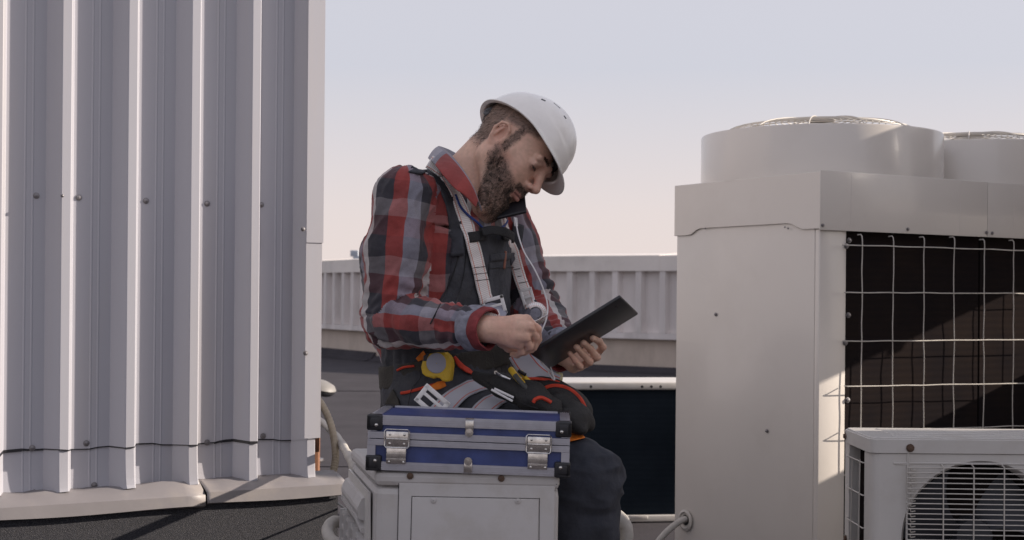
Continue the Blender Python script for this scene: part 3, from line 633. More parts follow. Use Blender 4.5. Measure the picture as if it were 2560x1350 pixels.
for xx in (.036, CW - .036 - .044):
    m2 = MB()
    m2.box(k3(xx - .001, -.0085, ZL - .014), cx * .044, cy * .006, Z(.030), .0015)
    m2.box(k3(xx + .001, -.0062, .013), cx * .038, cy * .004, Z(ZL - .025), .001); m2.box(k3(xx + .001, -.008, .030), cx * .038, cy * .003, Z(.003)); m2.box(k3(xx + .001, -.008, .020), cx * .038, cy * .003, Z(.003))
    m2.box(k3(xx - .0, -.011, ZL - .0005), cx * .042, cy * .003, Z(.003), .0008)
    for q_ in (.007, .035):
        for zz in (ZL - .008, ZL + .010, .017): m2.lathe(k3(xx + q_, -.0085, zz), -cy, [(.0028, 0), (.0022, .0016), (.0003, .002)], 8)
    x1, x2 = xx - .003, xx + .045
    m2.tube([k3(x1 + .003, -.010, ZL + .0195), k3(x2 - .003, -.010, ZL + .0195), k3(x2, -.010, ZL + .016), k3(x2, -.010, ZL - .012), k3(x2 - .003, -.010, ZL - .0155), k3(x1 + .003, -.010, ZL - .0155), k3(x1, -.010, ZL - .012), k3(x1, -.010, ZL + .016), k3(x1 + .003, -.010, ZL + .0195)], .0013, 6)
    m2.build('latch', M['chrome'], case)
m2 = MB(); xm = CW / 2 + .001
m2.box(k3(xm - .008, -.0052, CH - .026), cx * .016, cy * .003, Z(.024), .001); m2.lathe(k3(xm, -.0052, CH - .026), -cy, [(.008, -.002), (.008, .0008), (.0005, .001)], 16); m2.box(k3(xm - .008, -.003, CH + .0005), cx * .016, cy * .014, Z(.0012)); m2.build('lid_clip', M['chrome'], lid)
m2 = MB(); m2.box(k3(xm - .008, -.0052, .001), cx * .016, cy * .003, Z(.022), .001); m2.lathe(k3(xm, -.0052, .023), -cy, [(.008, -.002), (.008, .0008), (.0005, .001)], 16); m2.build('base_clip', M['chrome'], base)
case.rotation_euler = (0, math.radians(1.5), 0)
uc.rotation_euler = (0, math.radians(.5), 0)
# ---- unseen boxes added right of the frame to shade worker and tall unit
t = thing('shade_box', 'large raised box on legs added to the right to shade the worker, outside the picture', 'shade block', (2.25, 3.36, 0))  # added out of view to keep direct sun off the worker
mb = MB(); mb.box((2.0, 2.90, 1.0), (.45, 0, 0), (0, .92, 0), (0, 0, 1.42), .01); mb.build('body', M['white'], t)
mb = MB(); mb.box((1.97, 2.88, 2.422), (.50, 0, 0), (0, .96, 0), (0, 0, .03), .008); mb.build('roof', M['flash'], t)
for k in range(12):
    mb = MB(); mb.prism([Vector((1.998, 2.92, 1.2 + k * .09)), Vector((1.975, 2.92, 1.2 + k * .09)), Vector((1.998, 2.92, 1.26 + k * .09))], (0, .72, 0)); mb.build('louvre', M['white'], t)
for xx in (2.02, 2.40):
    for yy in (2.93, 3.76): m2 = MB(); m2.box((xx, yy, 0), (.04, 0, 0), (0, .04, 0), (0, 0, .999)); m2.build('leg', M['steel'], t)
t = thing('raised_shade_box', 'raised square box added to the right to shade the tall unit, outside the picture', 'duct', (2.3, 4.55, 0))  # added out of view; shades the coil face above the sunlit band
mb = MB(); mb.box((2.1, 4.26, 1.25), (.3, 0, 0), (0, .66, 0), (0, 0, .58), .004); mb.build('body', M['flash'], t)
mb = MB()
for k in range(3): mb.box((2.085, 4.30 + k * .25, 1.235), (.33, 0, 0), (0, .03, 0), (0, 0, .61))
mb.build('flange', M['steel'], t)
for xx, yy in ((2.11, 4.27), (2.37, 4.27), (2.11, 4.88), (2.37, 4.88)):
    m2 = MB(); m2.box((xx, yy, 0 if yy > 4.87 else .855), (.022, 0, 0), (0, .022, 0), (0, 0, 1.249 if yy > 4.87 else .394)); m2.build('leg', M['steel'], t)
t = thing('low_shade_box', 'low cream box added to the right for shade, under the raised one, outside the picture', 'cabinet', (2.3, 4.5, 0))  # unseen block, added to cut off the sunlit band from below
mb = MB(); mb.box((2.14, 4.22, .03), (.3, 0, 0), (0, .65, 0), (0, 0, .80), .012); mb.build('body', M['cabinet'], t)
mb = MB(); mb.box((2.13, 4.21, .832), (.32, 0, 0), (0, .665, 0), (0, 0, .02), .004); mb.build('top_cover', M['cabinet'], t)
# ================================================================== THE WORKER
A3 = lambda v: np.array(v, dtype=np.float64)
# ---- signed distance grid and surface nets
class SDF:
    def __init__(s, lo, hi, h):
        s.lo = A3(lo); s.h = h; s.n = np.ceil((A3(hi) - s.lo) / h).astype(int) + 1
        s.D = np.full(tuple(s.n), 1.0, dtype=np.float32)
        s.ax = [(s.lo[i] + h * np.arange(s.n[i])).astype(np.float32) for i in range(3)]
    def op(s, prim, k=.01, mode='add', off=0.0):
        fn, lo, hi = prim; m = k + .02 + abs(off)
        a = np.clip(np.floor((lo - m - s.lo) / s.h).astype(int), 0, s.n); b = np.clip(np.ceil((hi + m - s.lo) / s.h).astype(int) + 1, 0, s.n)
        if np.any(b <= a): return s
        sl = tuple(slice(int(a[i]), int(b[i])) for i in range(3))
        X, Y, Z = s.ax[0][sl[0]][:, None, None], s.ax[1][sl[1]][None, :, None], s.ax[2][sl[2]][None, None, :]
        d = fn(X, Y, Z).astype(np.float32) - np.float32(off); c = s.D[sl]
        if mode == 'add': e = np.clip(k - np.abs(c - d), 0, None); s.D[sl] = np.minimum(c, d) - e * e / (4 * k)
        elif mode == 'sub': d = -d; e = np.clip(k - np.abs(c - d), 0, None); s.D[sl] = np.maximum(c, d) + e * e / (4 * k)
        return s
    def mesh(s):
        D = s.D; I = D < 0
        nx, ny, nz = [v - 1 for v in D.shape]
        cnt = np.zeros((nx, ny, nz), np.uint8)
        for dx in (0, 1):
            for dy in (0, 1):
                for dz in (0, 1): cnt += I[dx:nx + dx, dy:ny + dy, dz:nz + dz]
        C = np.argwhere((cnt > 0) & (cnt < 8)); del cnt
        idx = np.full((nx, ny, nz), -1, np.int32); idx[C[:, 0], C[:, 1], C[:, 2]] = np.arange(len(C), dtype=np.int32)
        acc = np.zeros((len(C), 3)); num = np.zeros(len(C))
        cor = [(i, j, k) for i in (0, 1) for j in (0, 1) for k in (0, 1)]
        for p in cor:
            for ax in range(3):
                if p[ax]: continue
                q = list(p); q[ax] = 1
                d0 = D[C[:, 0] + p[0], C[:, 1] + p[1], C[:, 2] + p[2]]; d1 = D[C[:, 0] + q[0], C[:, 1] + q[1], C[:, 2] + q[2]]
                m = (d0 < 0) != (d1 < 0); t = np.where(m, d0 / np.where(m, d0 - d1, 1), 0)
                pt = np.tile(np.array(p, float), (len(C), 1)); pt[:, ax] = t
                acc[m] += pt[m]; num[m] += 1
        V = s.lo + (C + acc / num[:, None]) * s.h
        F = []
        for ax in range(3):
            a, b = (ax + 1) % 3, (ax + 2) % 3
            s0 = [slice(None)] * 3; s1 = [slice(None)] * 3; s0[ax] = slice(0, -1); s1[ax] = slice(1, None)
            m = I[tuple(s0)] != I[tuple(s1)]; E = np.argwhere(m)
            E = E[(E[:, a] > 0) & (E[:, b] > 0) & (E[:, a] < D.shape[a] - 1) & (E[:, b] < D.shape[b] - 1)]
            ins = I[E[:, 0], E[:, 1], E[:, 2]]
            q = []
            for da, db in ((-1, -1), (0, -1), (0, 0), (-1, 0)):
                e = E.copy(); e[:, a] += da; e[:, b] += db; q.append(idx[e[:, 0], e[:, 1], e[:, 2]])
            q = np.stack(q, 1); q[~ins] = q[~ins][:, ::-1]; F.append(q)
        F = np.concatenate(F); F = F[(F >= 0).all(1)]
        return V, F
def relax(V, F, it=2, lam=.5):
    e = np.concatenate([F[:, [0, 1]], F[:, [1, 2]], F[:, [2, 3]], F[:, [3, 0]]]); e = np.concatenate([e, e[:, ::-1]])
    deg = np.bincount(e[:, 0], minlength=len(V))[:, None]
    for i in range(it):
        S = np.stack([np.bincount(e[:, 0], weights=V[e[:, 1], k], minlength=len(V)) for k in range(3)], 1)
        V = V + lam * (S / np.maximum(deg, 1) - V)
    return V
def vnormals(V, F):
    n = np.cross(V[F[:, 2]] - V[F[:, 0]], V[F[:, 3]] - V[F[:, 1]]); N = np.zeros_like(V)
    for k in range(4):
        for c in range(3): N[:, c] += np.bincount(F[:, k], weights=n[:, c], minlength=len(V))
    return N / np.maximum(np.linalg.norm(N, axis=1), 1e-9)[:, None]
_T = rng.random(4096)
def vnoise(P_, sc_=1.0, seed=0):
    q = P_ * sc_ + 1000; i = np.floor(q).astype(np.int64); f = q - i; f = f * f * (3 - 2 * f); r = 0
    for dx in (0, 1):
        for dy in (0, 1):
            for dz in (0, 1):
                h = ((i[:, 0] + dx) * 73856093 ^ (i[:, 1] + dy) * 19349663 ^ (i[:, 2] + dz) * 83492791 ^ seed * 2654435) % 4096
                r = r + _T[h] * (f[:, 0] if dx else 1 - f[:, 0]) * (f[:, 1] if dy else 1 - f[:, 1]) * (f[:, 2] if dz else 1 - f[:, 2])
    return r * 2 - 1
# ---- primitives
def cone(a, b, r1, r2):
    a, b = A3(a), A3(b); w_ = b - a; L2 = max(float(w_ @ w_), 1e-9); r = max(r1, r2)
    def fn(X, Y, Z):
        x, y, z = X - a[0], Y - a[1], Z - a[2]
        t = np.clip((x * w_[0] + y * w_[1] + z * w_[2]) / L2, 0, 1)
        return np.sqrt((x - t * w_[0]) ** 2 + (y - t * w_[1]) ** 2 + (z - t * w_[2]) ** 2) - (r1 + (r2 - r1) * t)
    return fn, np.minimum(a, b) - r, np.maximum(a, b) + r
def cyl(a, b, r):
    a, b = A3(a), A3(b); w_ = b - a; L = np.linalg.norm(w_); w_ = w_ / L
    def fn(X, Y, Z):
        x, y, z = X - a[0], Y - a[1], Z - a[2]; t = x * w_[0] + y * w_[1] + z * w_[2]
        rad = np.sqrt(np.maximum((x - t * w_[0]) ** 2 + (y - t * w_[1]) ** 2 + (z - t * w_[2]) ** 2, 0)) - r
        return np.maximum(rad, np.maximum(-t, t - L))
    return fn, np.minimum(a, b) - r, np.maximum(a, b) + r
def ell(c, r, R=None):
    c, r = A3(c), A3(r); R = np.eye(3) if R is None else A3(R)     # rows: local axes
    def fn(X, Y, Z):
        x, y, z = X - c[0], Y - c[1], Z - c[2]
        u = [(R[i, 0] * x + R[i, 1] * y + R[i, 2] * z) for i in range(3)]
        k0 = np.sqrt(sum((u[i] / r[i]) ** 2 for i in range(3))); k1 = np.sqrt(sum((u[i] / r[i] ** 2) ** 2 for i in range(3)))
        return k0 * (k0 - 1) / np.maximum(k1, 1e-6)
    e_ = np.abs(R.T) @ r
    return fn, c - e_, c + e_
def loft(nodes, off=0.0):
    """nodes: (centre, u axis, v axis, ru, rv)"""
    N_ = [(A3(c), A3(u), A3(v), ru + off, rv + off) for c, u, v, ru, rv in nodes]; m = max(max(n[3], n[4]) for n in N_)
    def fn(X, Y, Z):
        best = None
        for (a, ua, va, pa, qa), (b, ub, vb, pb, qb) in zip(N_[:-1], N_[1:]):
            w_ = b - a; L2 = w_ @ w_; wn = w_ / math.sqrt(L2); x, y, z = X - a[0], Y - a[1], Z - a[2]
            t = np.clip((x * w_[0] + y * w_[1] + z * w_[2]) / L2, 0, 1)
            x, y, z = x - t * w_[0], y - t * w_[1], z - t * w_[2]
            u = ua; v = va; ru = pa + (pb - pa) * t; rv = qa + (qb - qa) * t
            qu = x * u[0] + y * u[1] + z * u[2]; qv = x * v[0] + y * v[1] + z * v[2]; qn = x * wn[0] + y * wn[1] + z * wn[2]
            rho = np.sqrt((qu / ru) ** 2 + (qv / rv) ** 2) + 1e-6; l = np.sqrt(qu ** 2 + qv ** 2)
            d = np.where(l > 1e-5, l - l / rho, -np.minimum(ru, rv)); qn = np.abs(qn)
            o = np.maximum(d, 0); dd = np.where(qn > 1e-4, np.sqrt(o * o + qn * qn) + np.where(d < 0, np.maximum(d, -qn) * 0, 0), d)
            best = dd if best is None else np.minimum(best, dd)
        return best
    cs = np.array([n[0] for n in N_]); return fn, cs.min(0) - m, cs.max(0) + m

# ---- pose
YAW = math.radians(-33)
TF = A3((math.cos(YAW), math.sin(YAW), 0)); TL = A3((-math.sin(YAW), math.cos(YAW), 0)); UP = A3((0, 0, 1))
pw = lambda px, py, Y: A3(P(px, py, Y))
torso_nodes = [(pw(1120, 1030, 3.30), TL, TF, .150, .115), (pw(1120, 975, 3.30), TL, TF, .155, .116), (pw(1114, 890, 3.30), TL, TF, .148, .118), (pw(1108, 780, 3.29), TL, TF, .158, .122),
               (pw(1108, 670, 3.285), TL, TF, .170, .122), (pw(1118, 570, 3.28), TL, TF, .172, .112), (pw(1130, 505, 3.28), TL, TF, .155, .092), (pw(1142, 468, 3.28), TL, TF, .095, .07)]
RS, RE, RW = pw(1006, 488, 3.12), pw(972, 800, 3.10), pw(1212, 824, 2.955)
LS, LE, LW = pw(1240, 500, 3.43), pw(1333, 772, 3.40), pw(1408, 884, 3.175)
RH, RK, RA = A3((-.17, 3.21, .705)), pw(1470, 1196, 3.03), A3((.162, 3.05, .10))
LH, LK, LA = A3((-.10, 3.38, .70)), A3((.145, 3.70, .505)), A3((.17, 3.68, .10))
# head frame
HO = pw(1276, 381, 3.25)
def rotm(y, p, r):
    cy, sy, cp_, sp_, cr, sr = math.cos(y), math.sin(y), math.cos(p), math.sin(p), math.cos(r), math.sin(r)
    return A3([[cy, -sy, 0], [sy, cy, 0], [0, 0, 1]]) @ A3([[cp_, 0, sp_], [0, 1, 0], [-sp_, 0, cp_]]) @ A3([[1, 0, 0], [0, cr, -sr], [0, sr, cr]])
HR = rotm(math.radians(-33), math.radians(38), math.radians(-26))     # columns: forward, left, up
def hd(x, y, z): return HO + HR @ A3((x, y, z))
HRt = HR.T
def hl(V): return (V - HO) @ HR
NB = pw(1160, 462, 3.28); NT = hd(-.030, 0, -.045)

def add_head(G):
    E = lambda c, r, k=.012, R=None, mode='add': G.op(ell(hd(*c), r, HRt if R is None else R), k, mode)
    Cn = lambda a, b, r1, r2, k=.01, mode='add': G.op(cone(hd(*a), hd(*b), r1, r2), k, mode)
    E((-.014, 0, .045), (.098, .076, .092)); E((.028, 0, .0), (.062, .064, .085), .02)
    for s in (-1, 1):
        Cn((.0, s * .054, -.045), (.070, s * .022, -.098), .020, .016, .03)
        Cn((.0, s * .057, .0), (.0, s * .054, -.045), .020, .020, .03)
        Cn((.060, s * .042, -.014), (.035, s * .058, -.006), .017, .014, .02)
        Cn((.066, s * .030, -.035), (.060, s * .030, -.075), .018, .015, .03)
    E((.060, 0, -.06), (.036, .036, .045), .02); Cn((.078, -.010, -.104), (.078, .010, -.104), .0175, .0175, .02)
    for s in (-1, 1):
        E((.099, s * .033, .012), (.016, .017, .011), .012, mode='sub')
        Cn((.088, s * .044, .028), (.095, s * .010, .030), .009, .010, .012)
        E((.0795, s * .032, .011), (.0135, .0145, .0125), .004)                     # eyeball under the lid
        Cn((.090, s * .044, .012), (.0935, s * .030, .0185), .0028, .0032, .004); Cn((.0935, s * .030, .0185), (.090, s * .018, .014), .0032, .0025, .004)
        Cn((.089, s * .044, .006), (.0915, s * .030, .001), .002, .002, .004); Cn((.0915, s * .030, .001), (.088, s * .019, .005), .002, .002, .004)
    Cn((.094, 0, .022), (.103, 0, -.002), .0085, .0088, .012); Cn((.103, 0, -.002), (.1165, 0, -.026), .0088, .0108, .008)
    for s in (-1, 1):
        E((.103, s * .0135, -.031), (.012, .0068, .0075), .006)
        E((.109, s * .0075, -.0385), (.0045, .0032, .003), .003, mode='sub')
    Cn((.096, 0, -.040), (.0965, 0, -.055), .006, .007, .012)
    # lips, parted
    for s in (-1, 1):
        Cn((.1005, 0, -.0590), (.087, s * .0235, -.0645), .0052, .0030, .005); Cn((.0985, 0, -.0725), (.086, s * .0225, -.0665), .0062, .0032, .005)
    Cn((.103, -.015, -.0655), (.103, .015, -.0655), .0016, .0016, .002, 'sub'); E((.094, 0, -.086), (.008, .016, .007), .01, mode='sub')
    # ears
    for s in (-1, 1):
        c = math.cos(.3); R_ = HR @ A3([[c, s * .30, .18], [-s * .30, c, 0], [-.18, 0, 1]])
        u_, d_, _ = np.linalg.svd(R_); R_ = (u_ @ _).T
        E((-.008, s * .079, .001), (.0185, .0075, .031), .005, R_); E((-.002, s * .088, .003), (.0115, .0095, .019), .003, R_, 'sub')
        pts = [(.007, s * .081, .010), (.006, s * .085, .022), (-.005, s * .090, .031), (-.019, s * .093, .025), (-.024, s * .092, .006), (-.019, s * .088, -.012), (-.009, s * .083, -.025), (-.001, s * .079, -.024)]
        for p_, q_ in zip(pts[:-1], pts[1:]): Cn(p_, q_, .0036, .0036, .003)
        Cn((-.010, s * .087, .019), (-.014, s * .087, -.006), .0028, .0028, .003); Cn((.008, s * .079, .003), (.007, s * .080, -.010), .0042, .0044, .003)
def add_neck(G, off=0):
    G.op(cone(NB - A3((.012, 0, .03)), NT, .062 + off, .054 + off), .03); G.op(cone(hd(-.052, 0, .0), NB + A3((-.035, .0, -.01)), .040 + off, .046 + off), .03)
    # sternomastoid + throat
    G.op(cone(hd(-.022, -.052, -.03), pw(1208, 520, 3.16), .014 + off, .012 + off), .025); G.op(cone(hd(.02, 0, -.085), pw(1222, 525, 3.2), .03 + off, .028 + off), .03)
FR = .0083
def finger(G, pts, r0=FR, r1=.0066, k=.0025):
    n = len(pts) - 1
    for i in range(n):
        a = r0 + (r1 - r0) * i / n; b = r0 + (r1 - r0) * (i + 1) / n
        G.op(cone(pts[i], pts[i + 1], a, b), k)
        if 0 < i: G.op(cone(pts[i], pts[i], a * 1.07, a * 1.07), k)     # knuckle
# right hand (pinching a stylus), back of hand to the camera
rh = dict(w=pw(1216, 822, 2.955),
          i=[pw(1316, 799, 2.935), pw(1344, 822, 2.955), pw(1345, 848, 2.968), pw(1334, 871, 2.975)],
          m=[pw(1324, 818, 2.925), pw(1338, 843, 2.945), pw(1331, 866, 2.962), pw(1320, 878, 2.972)],
          r=[pw(1314, 842, 2.926), pw(1323, 866, 2.942), pw(1311, 880, 2.962), pw(1300, 884, 2.975)],
          p=[pw(1298, 860, 2.938), pw(1303, 880, 2.950), pw(1292, 888, 2.968), pw(1280, 886, 2.982)],
          t=[pw(1240, 842, 2.985), pw(1272, 868, 3.0), pw(1304, 876, 2.998), pw(1328, 874, 2.985)])
# tablet frame
T0 = pw(1324, 886, 2.985); Te = pw(1553, 744, 2.95); Tl = pw(1374, 923, 3.13)
ta = (Te - T0); TLn = np.linalg.norm(ta); ta = ta / TLn
tb = Tl - T0; tb = tb - ta * (tb @ ta); TWd = np.linalg.norm(tb); tb /= TWd
tn = np.cross(ta, tb); tn = tn if tn[1] < 0 else -tn                 # outward from the back, towards the camera
def onback(px, py, off): return A3(on_plane(px, py, Vector(T0 + tn * off), Vector(tn)))
def tp(a, b, o): return T0 + ta * a + tb * b + tn * o
lh = dict(w=pw(1410, 884, 3.165),
          i=[pw(1488, 890, 3.185), pw(1506, 868, 3.135), pw(1497, 853, 3.115), onback(1481, 845, .0072)],
          m=[pw(1466, 905, 3.170), pw(1492, 893, 3.115), pw(1476, 873, 3.098), onback(1458, 857, .0075)],
          r=[pw(1450, 914, 3.160), pw(1474, 905, 3.105), pw(1456, 885, 3.088), onback(1440, 867, .0072)],
          p=[pw(1434, 920, 3.150), pw(1450, 916, 3.100), pw(1437, 901, 3.085), onback(1424, 883, .0068)],
          t=[pw(1425, 880, 3.22), tp(.135, TWd + .012, -.020), tp(.150, TWd - .012, -.022), tp(.158, TWd - .04, -.0165)])
def add_hand(G, h, wid=.024):
    w_ = h['w']
    kn = [h['i'][0], h['m'][0], h['r'][0], h['p'][0]]
    for j, kk in enumerate(kn):
        st = w_ + (kn[j] - (kn[1] + kn[2]) / 2) * .42
        G.op(cone(st, kk, .0150, .0098), .010); G.op(cone(kk, kk, .0104, .0104), .004)
    for a, b in zip(kn[:-1], kn[1:]): G.op(cone(a * .8 + w_ * .2, b * .8 + w_ * .2, .0115, .0115), .014)
    c = sum(kn) / 4; G.op(cone(w_ * .75 + c * .25, (h['t'][0] + h['t'][1]) / 2, .014, .013), .016)
    finger(G, h['t'], .0108, .0082, .006)
    for f, r0, r1 in (('i', .0088, .0072), ('m', .009, .0073), ('r', .0086, .0069), ('p', .0078, .0062)): finger(G, h[f], r0, r1)
def lerp(a, b, t): return a + (b - a) * t
def add_arm(G, S, E, Wr, o=0.0, k=.02):
    if o == 0: rr = (.052, .048, .044, .040, .034, .027)
    else: rr = (.064, .066, .058, .054, .047, .041)
    G.op(cone(S, lerp(S, E, .45), rr[0], rr[1]), k); G.op(cone(lerp(S, E, .45), E, rr[1], rr[2]), k)
    G.op(cone(E, lerp(E, Wr, .35), rr[2] if o else .043, rr[3]), k); G.op(cone(lerp(E, Wr, .35), Wr, rr[3], rr[5]), k)

# ---- the body, one surface
G = SDF((-.37, 2.84, 0.0), (.34, 3.86, 1.47), .0032)
G.op(loft(torso_nodes), .02)
G.op(cone(RS, NB - A3((0, 0, .015)), .048, .045), .04); G.op(cone(LS, NB - A3((0, 0, .015)), .048, .045), .04)
add_arm(G, RS, RE, rh['w']); add_arm(G, LS, LE, lh['w'])
for Hp, Kn, An in ((RH, RK, RA), (LH, LK, LA)):
    G.op(cone(Hp, Kn, .085, .055), .03); G.op(cone(Kn, lerp(Kn, An, .35), .052, .052), .03); G.op(cone(lerp(Kn, An, .35), An, .052, .038), .03)
    G.op(cone(An - A3((.02, 0, .04)), An + A3((.16, -.03, -.07)), .036, .026), .02)
add_neck(G); add_head(G)
add_hand(G, rh); add_hand(G, lh)
BV, BF = G.mesh(); del G
BV = relax(BV, BF, 1, .35)
Lc = hl(BV); N0 = vnormals(BV, BF)
# small relief: veins and tendons on the hands, skin grain on the face
handm = np.maximum(np.exp(-(np.linalg.norm(BV - rh['m'][0], axis=1) / .06) ** 2), 0)
BV = BV + N0 * (handm * .0011 * (1 - np.abs(vnoise(BV * A3((1, 1, 1.6)), 55, 3)) * 3).clip(-.3, 1))[:, None]

def set_color(o, name, arr):
    at = o.data.color_attributes.new(name, 'FLOAT_COLOR', 'POINT')
    c = np.ones((len(arr), 4), np.float32); c[:, :3] = arr; at.data.foreach_set('color', c.ravel())
def set_float(o, name, arr):
    at = o.data.attributes.new(name, 'FLOAT', 'POINT'); at.data.foreach_set('value', np.asarray(arr, np.float32))
sm = lambda a, b, x: (lambda t: t * t * (3 - 2 * t))(np.clip((x - a) / (b - a), 0, 1))
def beard_mask(L):
    x, y, z = L[:, 0], L[:, 1], L[:, 2]; ay = np.abs(y)
    # cheek line runs from the sideburn down to the moustache
    line = -.012 - .50 * (x - .012)
    bedge = 0; xb = .010 + .55 * np.clip(-.045 - z, 0, .06); jaw = sm(.009, -.018, z - line) * sm(-.012, .008, x - xb) * sm(-.165, -.13, z)
    side = .8 * sm(.040, .052, ay) * sm(.010, .016, x) * sm(.038, .026, x) * sm(.062, .040, z) * sm(-.03, -.01, z)
    must = sm(.078, .088, x) * sm(-.0395, -.044, z) * sm(-.0635, -.0575, z) * sm(.036, .028, ay)
    lips = ((x > .083) & (ay < .025) & (z < -.0575) & (z > -.079)).astype(float)
    under = ((x > .08) & (ay < .012) & (z < -.079) & (z > -.086)).astype(float)
    return np.clip(np.maximum(np.maximum(jaw, side), must) * (1 - lips) * (1 - .5 * under) * sm(.13, .112, x), 0, 1) * (np.linalg.norm(L, axis=1) < .21)
def hair_mask(L):
    x, y, z = L[:, 0], L[:, 1], L[:, 2]; ay = np.abs(y)
    a = sm(-.022, -.034, x) * sm(-.075, -.03, z + .2 * x) ; b = sm(.034, .050, z - .25 * x) * sm(.068, .05, x) * sm(-.05, -.02, x)
    top = sm(.055, .07, z) * sm(.07, .05, x)
    return np.clip(np.maximum(np.maximum(a, b), top), 0, 1) * (np.linalg.norm(L, axis=1) < .21)
bm_, hm_ = beard_mask(Lc), hair_mask(Lc)
skin = np.tile(A3((.66, .42, .315)), (len(BV), 1))
def blend(mask, c): 
    global skin
    skin = skin * (1 - mask[:, None]) + A3(c) * mask[:, None]
inhead = (np.linalg.norm(Lc, axis=1) < .2)
g3 = lambda c, r: np.exp(-(((Lc - A3(c)) / A3(r)) ** 2).sum(1)) * inhead
blend(.45 * g3((.112, 0, -.03), (.02, .02, .016)), (.50, .22, .17)); blend(.3 * (g3((.06, -.05, -.02), (.03, .02, .025)) + g3((.06, .05, -.02), (.03, .02, .025))), (.48, .23, .18))
blend(.45 * (g3((-.008, -.084, .0), (.02, .012, .035)) + g3((-.008, .084, .0), (.02, .012, .035))), (.55, .24, .18))
lipm = ((Lc[:, 0] > .084) & (np.abs(Lc[:, 1]) < .0235) & (Lc[:, 2] < -.0575) & (Lc[:, 2] > -.0775)) * inhead
blend(.7 * lipm, (.36, .14, .12)); blend(.8 * (lipm * (np.abs(Lc[:, 2] + .0655) < .0016)), (.08, .02, .02))
blend(.35 * np.maximum(g3((.092, -.032, .006), (.012, .02, .012)), g3((.092, .032, .006), (.012, .02, .012))), (.32, .17, .14))
blend(.86 * np.clip(bm_ * 1.15, 0, 1) * (.75 + .25 * vnoise(BV, 300)), (.062, .042, .033)); blend(.76 * hm_, (.085, .06, .047))
hk = np.zeros(len(BV))
for h in (rh, lh):
    for f in 'imrp':
        for j in (0, 1, 2): hk = np.maximum(hk, np.exp(-(np.linalg.norm(BV - h[f][j], axis=1) / .012) ** 2))
blend(.35 * hk, (.48, .22, .16)); skin *= (1 + .10 * vnoise(BV, 210, 1) + .08 * vnoise(BV, 60, 2))[:, None]; skin[:, 1:] *= (1 - .10 * np.clip(vnoise(BV, 38, 8), 0, 1))[:, None]
def skin_mat():
    m = mat('skin', (.5, .3, .22), .5, sss=.12, bump=.12, bscale=420); t = m.node_tree
    a = t.nodes.new('ShaderNodeAttribute'); a.attribute_name = 'tint'; t.links.new(a.outputs['Color'], t.nodes['Principled BSDF'].inputs['Base Color']); return m
M['skin'] = skin_mat()
person = thing('person', 'bearded worker in white hard hat, plaid shirt and harness, seated with a tablet', 'person', (-.15, 3.28, 0))
body = mesh_obj('body', BV, BF, M['skin'], person, True); set_color(body, 'tint', skin)

# ---- hair strands
M['hair'] = mat('dark brown hair', (.026, .018, .013), .6); M['brow'] = mat('eyebrow hair', (.022, .014, .010), .5)
def strands(name, mask, n, length, rad, flow, m, thr=.25, lift=.45, clump=.35, seedo=0):
    r = np.random.default_rng(50 + seedo); w_ = np.where(mask > thr, mask, 0); w_ = w_ / w_.sum(); ii = r.choice(len(BV), n, p=w_)
    Np = N0[ii]; p = BV[ii] + r.normal(0, .0015, (n, 3)) - Np * .0006
    fl = flow(Lc[ii]); fl = fl @ HR.T; fl = fl - Np * (fl * Np).sum(1)[:, None]; fl /= np.maximum(np.linalg.norm(fl, axis=1), 1e-6)[:, None]
    ph = vnoise(p, 130, 5); ph2 = vnoise(p, 130, 6); side = np.cross(Np, fl)
    d = fl + side * (ph * clump * 2 + r.normal(0, .25, n))[:, None] + Np * (lift + .3 * r.random(n) + ph2 * .15)[:, None]; d /= np.linalg.norm(d, axis=1)[:, None]
    L_ = length * (.6 + .6 * r.random(n)) * (.6 + .4 * mask[ii]); d2 = d * .75 + fl * .45 + side * (ph * clump)[:, None] - Np * .05
    q1 = p + d * (L_ * .5)[:, None]; q2 = q1 + d2 / np.linalg.norm(d2, axis=1)[:, None] * (L_ * .5)[:, None]
    s1 = side / np.maximum(np.linalg.norm(side, axis=1), 1e-6)[:, None] * rad; u1 = np.cross(d, s1)
    vs = np.stack([p - s1, p + s1, p + u1 * 1.4, q1 - s1 * .8, q1 + s1 * .8, q1 + u1, q2 - s1 * .1, q2 + s1 * .1, q2 + u1 * .1], 1).reshape(-1, 3)
    f = np.array([(0, 1, 4, 3), (1, 2, 5, 4), (2, 0, 3, 5), (3, 4, 7, 6), (4, 5, 8, 7), (5, 3, 6, 8)]); F_ = (f[None] + (np.arange(n) * 9)[:, None, None]).reshape(-1, 4)
    return mesh_obj(name, vs, F_, m, person, False)
fl_b = lambda L: np.stack([.15 + 0 * L[:, 0] - .3 * (L[:, 2] < -.09), 0 * L[:, 0], -1 + 0 * L[:, 0]], 1)
strands('beard', bm_ ** 1.2 * (.8 + .35 * vnoise(BV, 70, 9)), 30000, .0060, .00018, fl_b, M['hair'], .04, .30, .22)
strands('hair', hm_, 9000, .0085, .00019, lambda L: np.stack([-.6 + 0 * L[:, 0], 0 * L[:, 0], -.8 + 0 * L[:, 0]], 1), M['hair'], .25, .15, .25, 3)
bro = np.maximum.reduce([np.exp(-((Lc[:, 2] - (.034 - 9 * (np.abs(Lc[:, 1]) - .026) ** 2)) / .0042) ** 2) * sm(.044, .036, np.abs(Lc[:, 1])) * sm(.010, .014, np.abs(Lc[:, 1])) * (Lc[:, 0] > .06) * inhead, np.zeros(len(BV))])
la = np.exp(-((Lc[:, 2] - .0040) / .0014) ** 2) * (np.abs(np.abs(Lc[:, 1]) - .031) < .0125) * (Lc[:, 0] > .08) * inhead
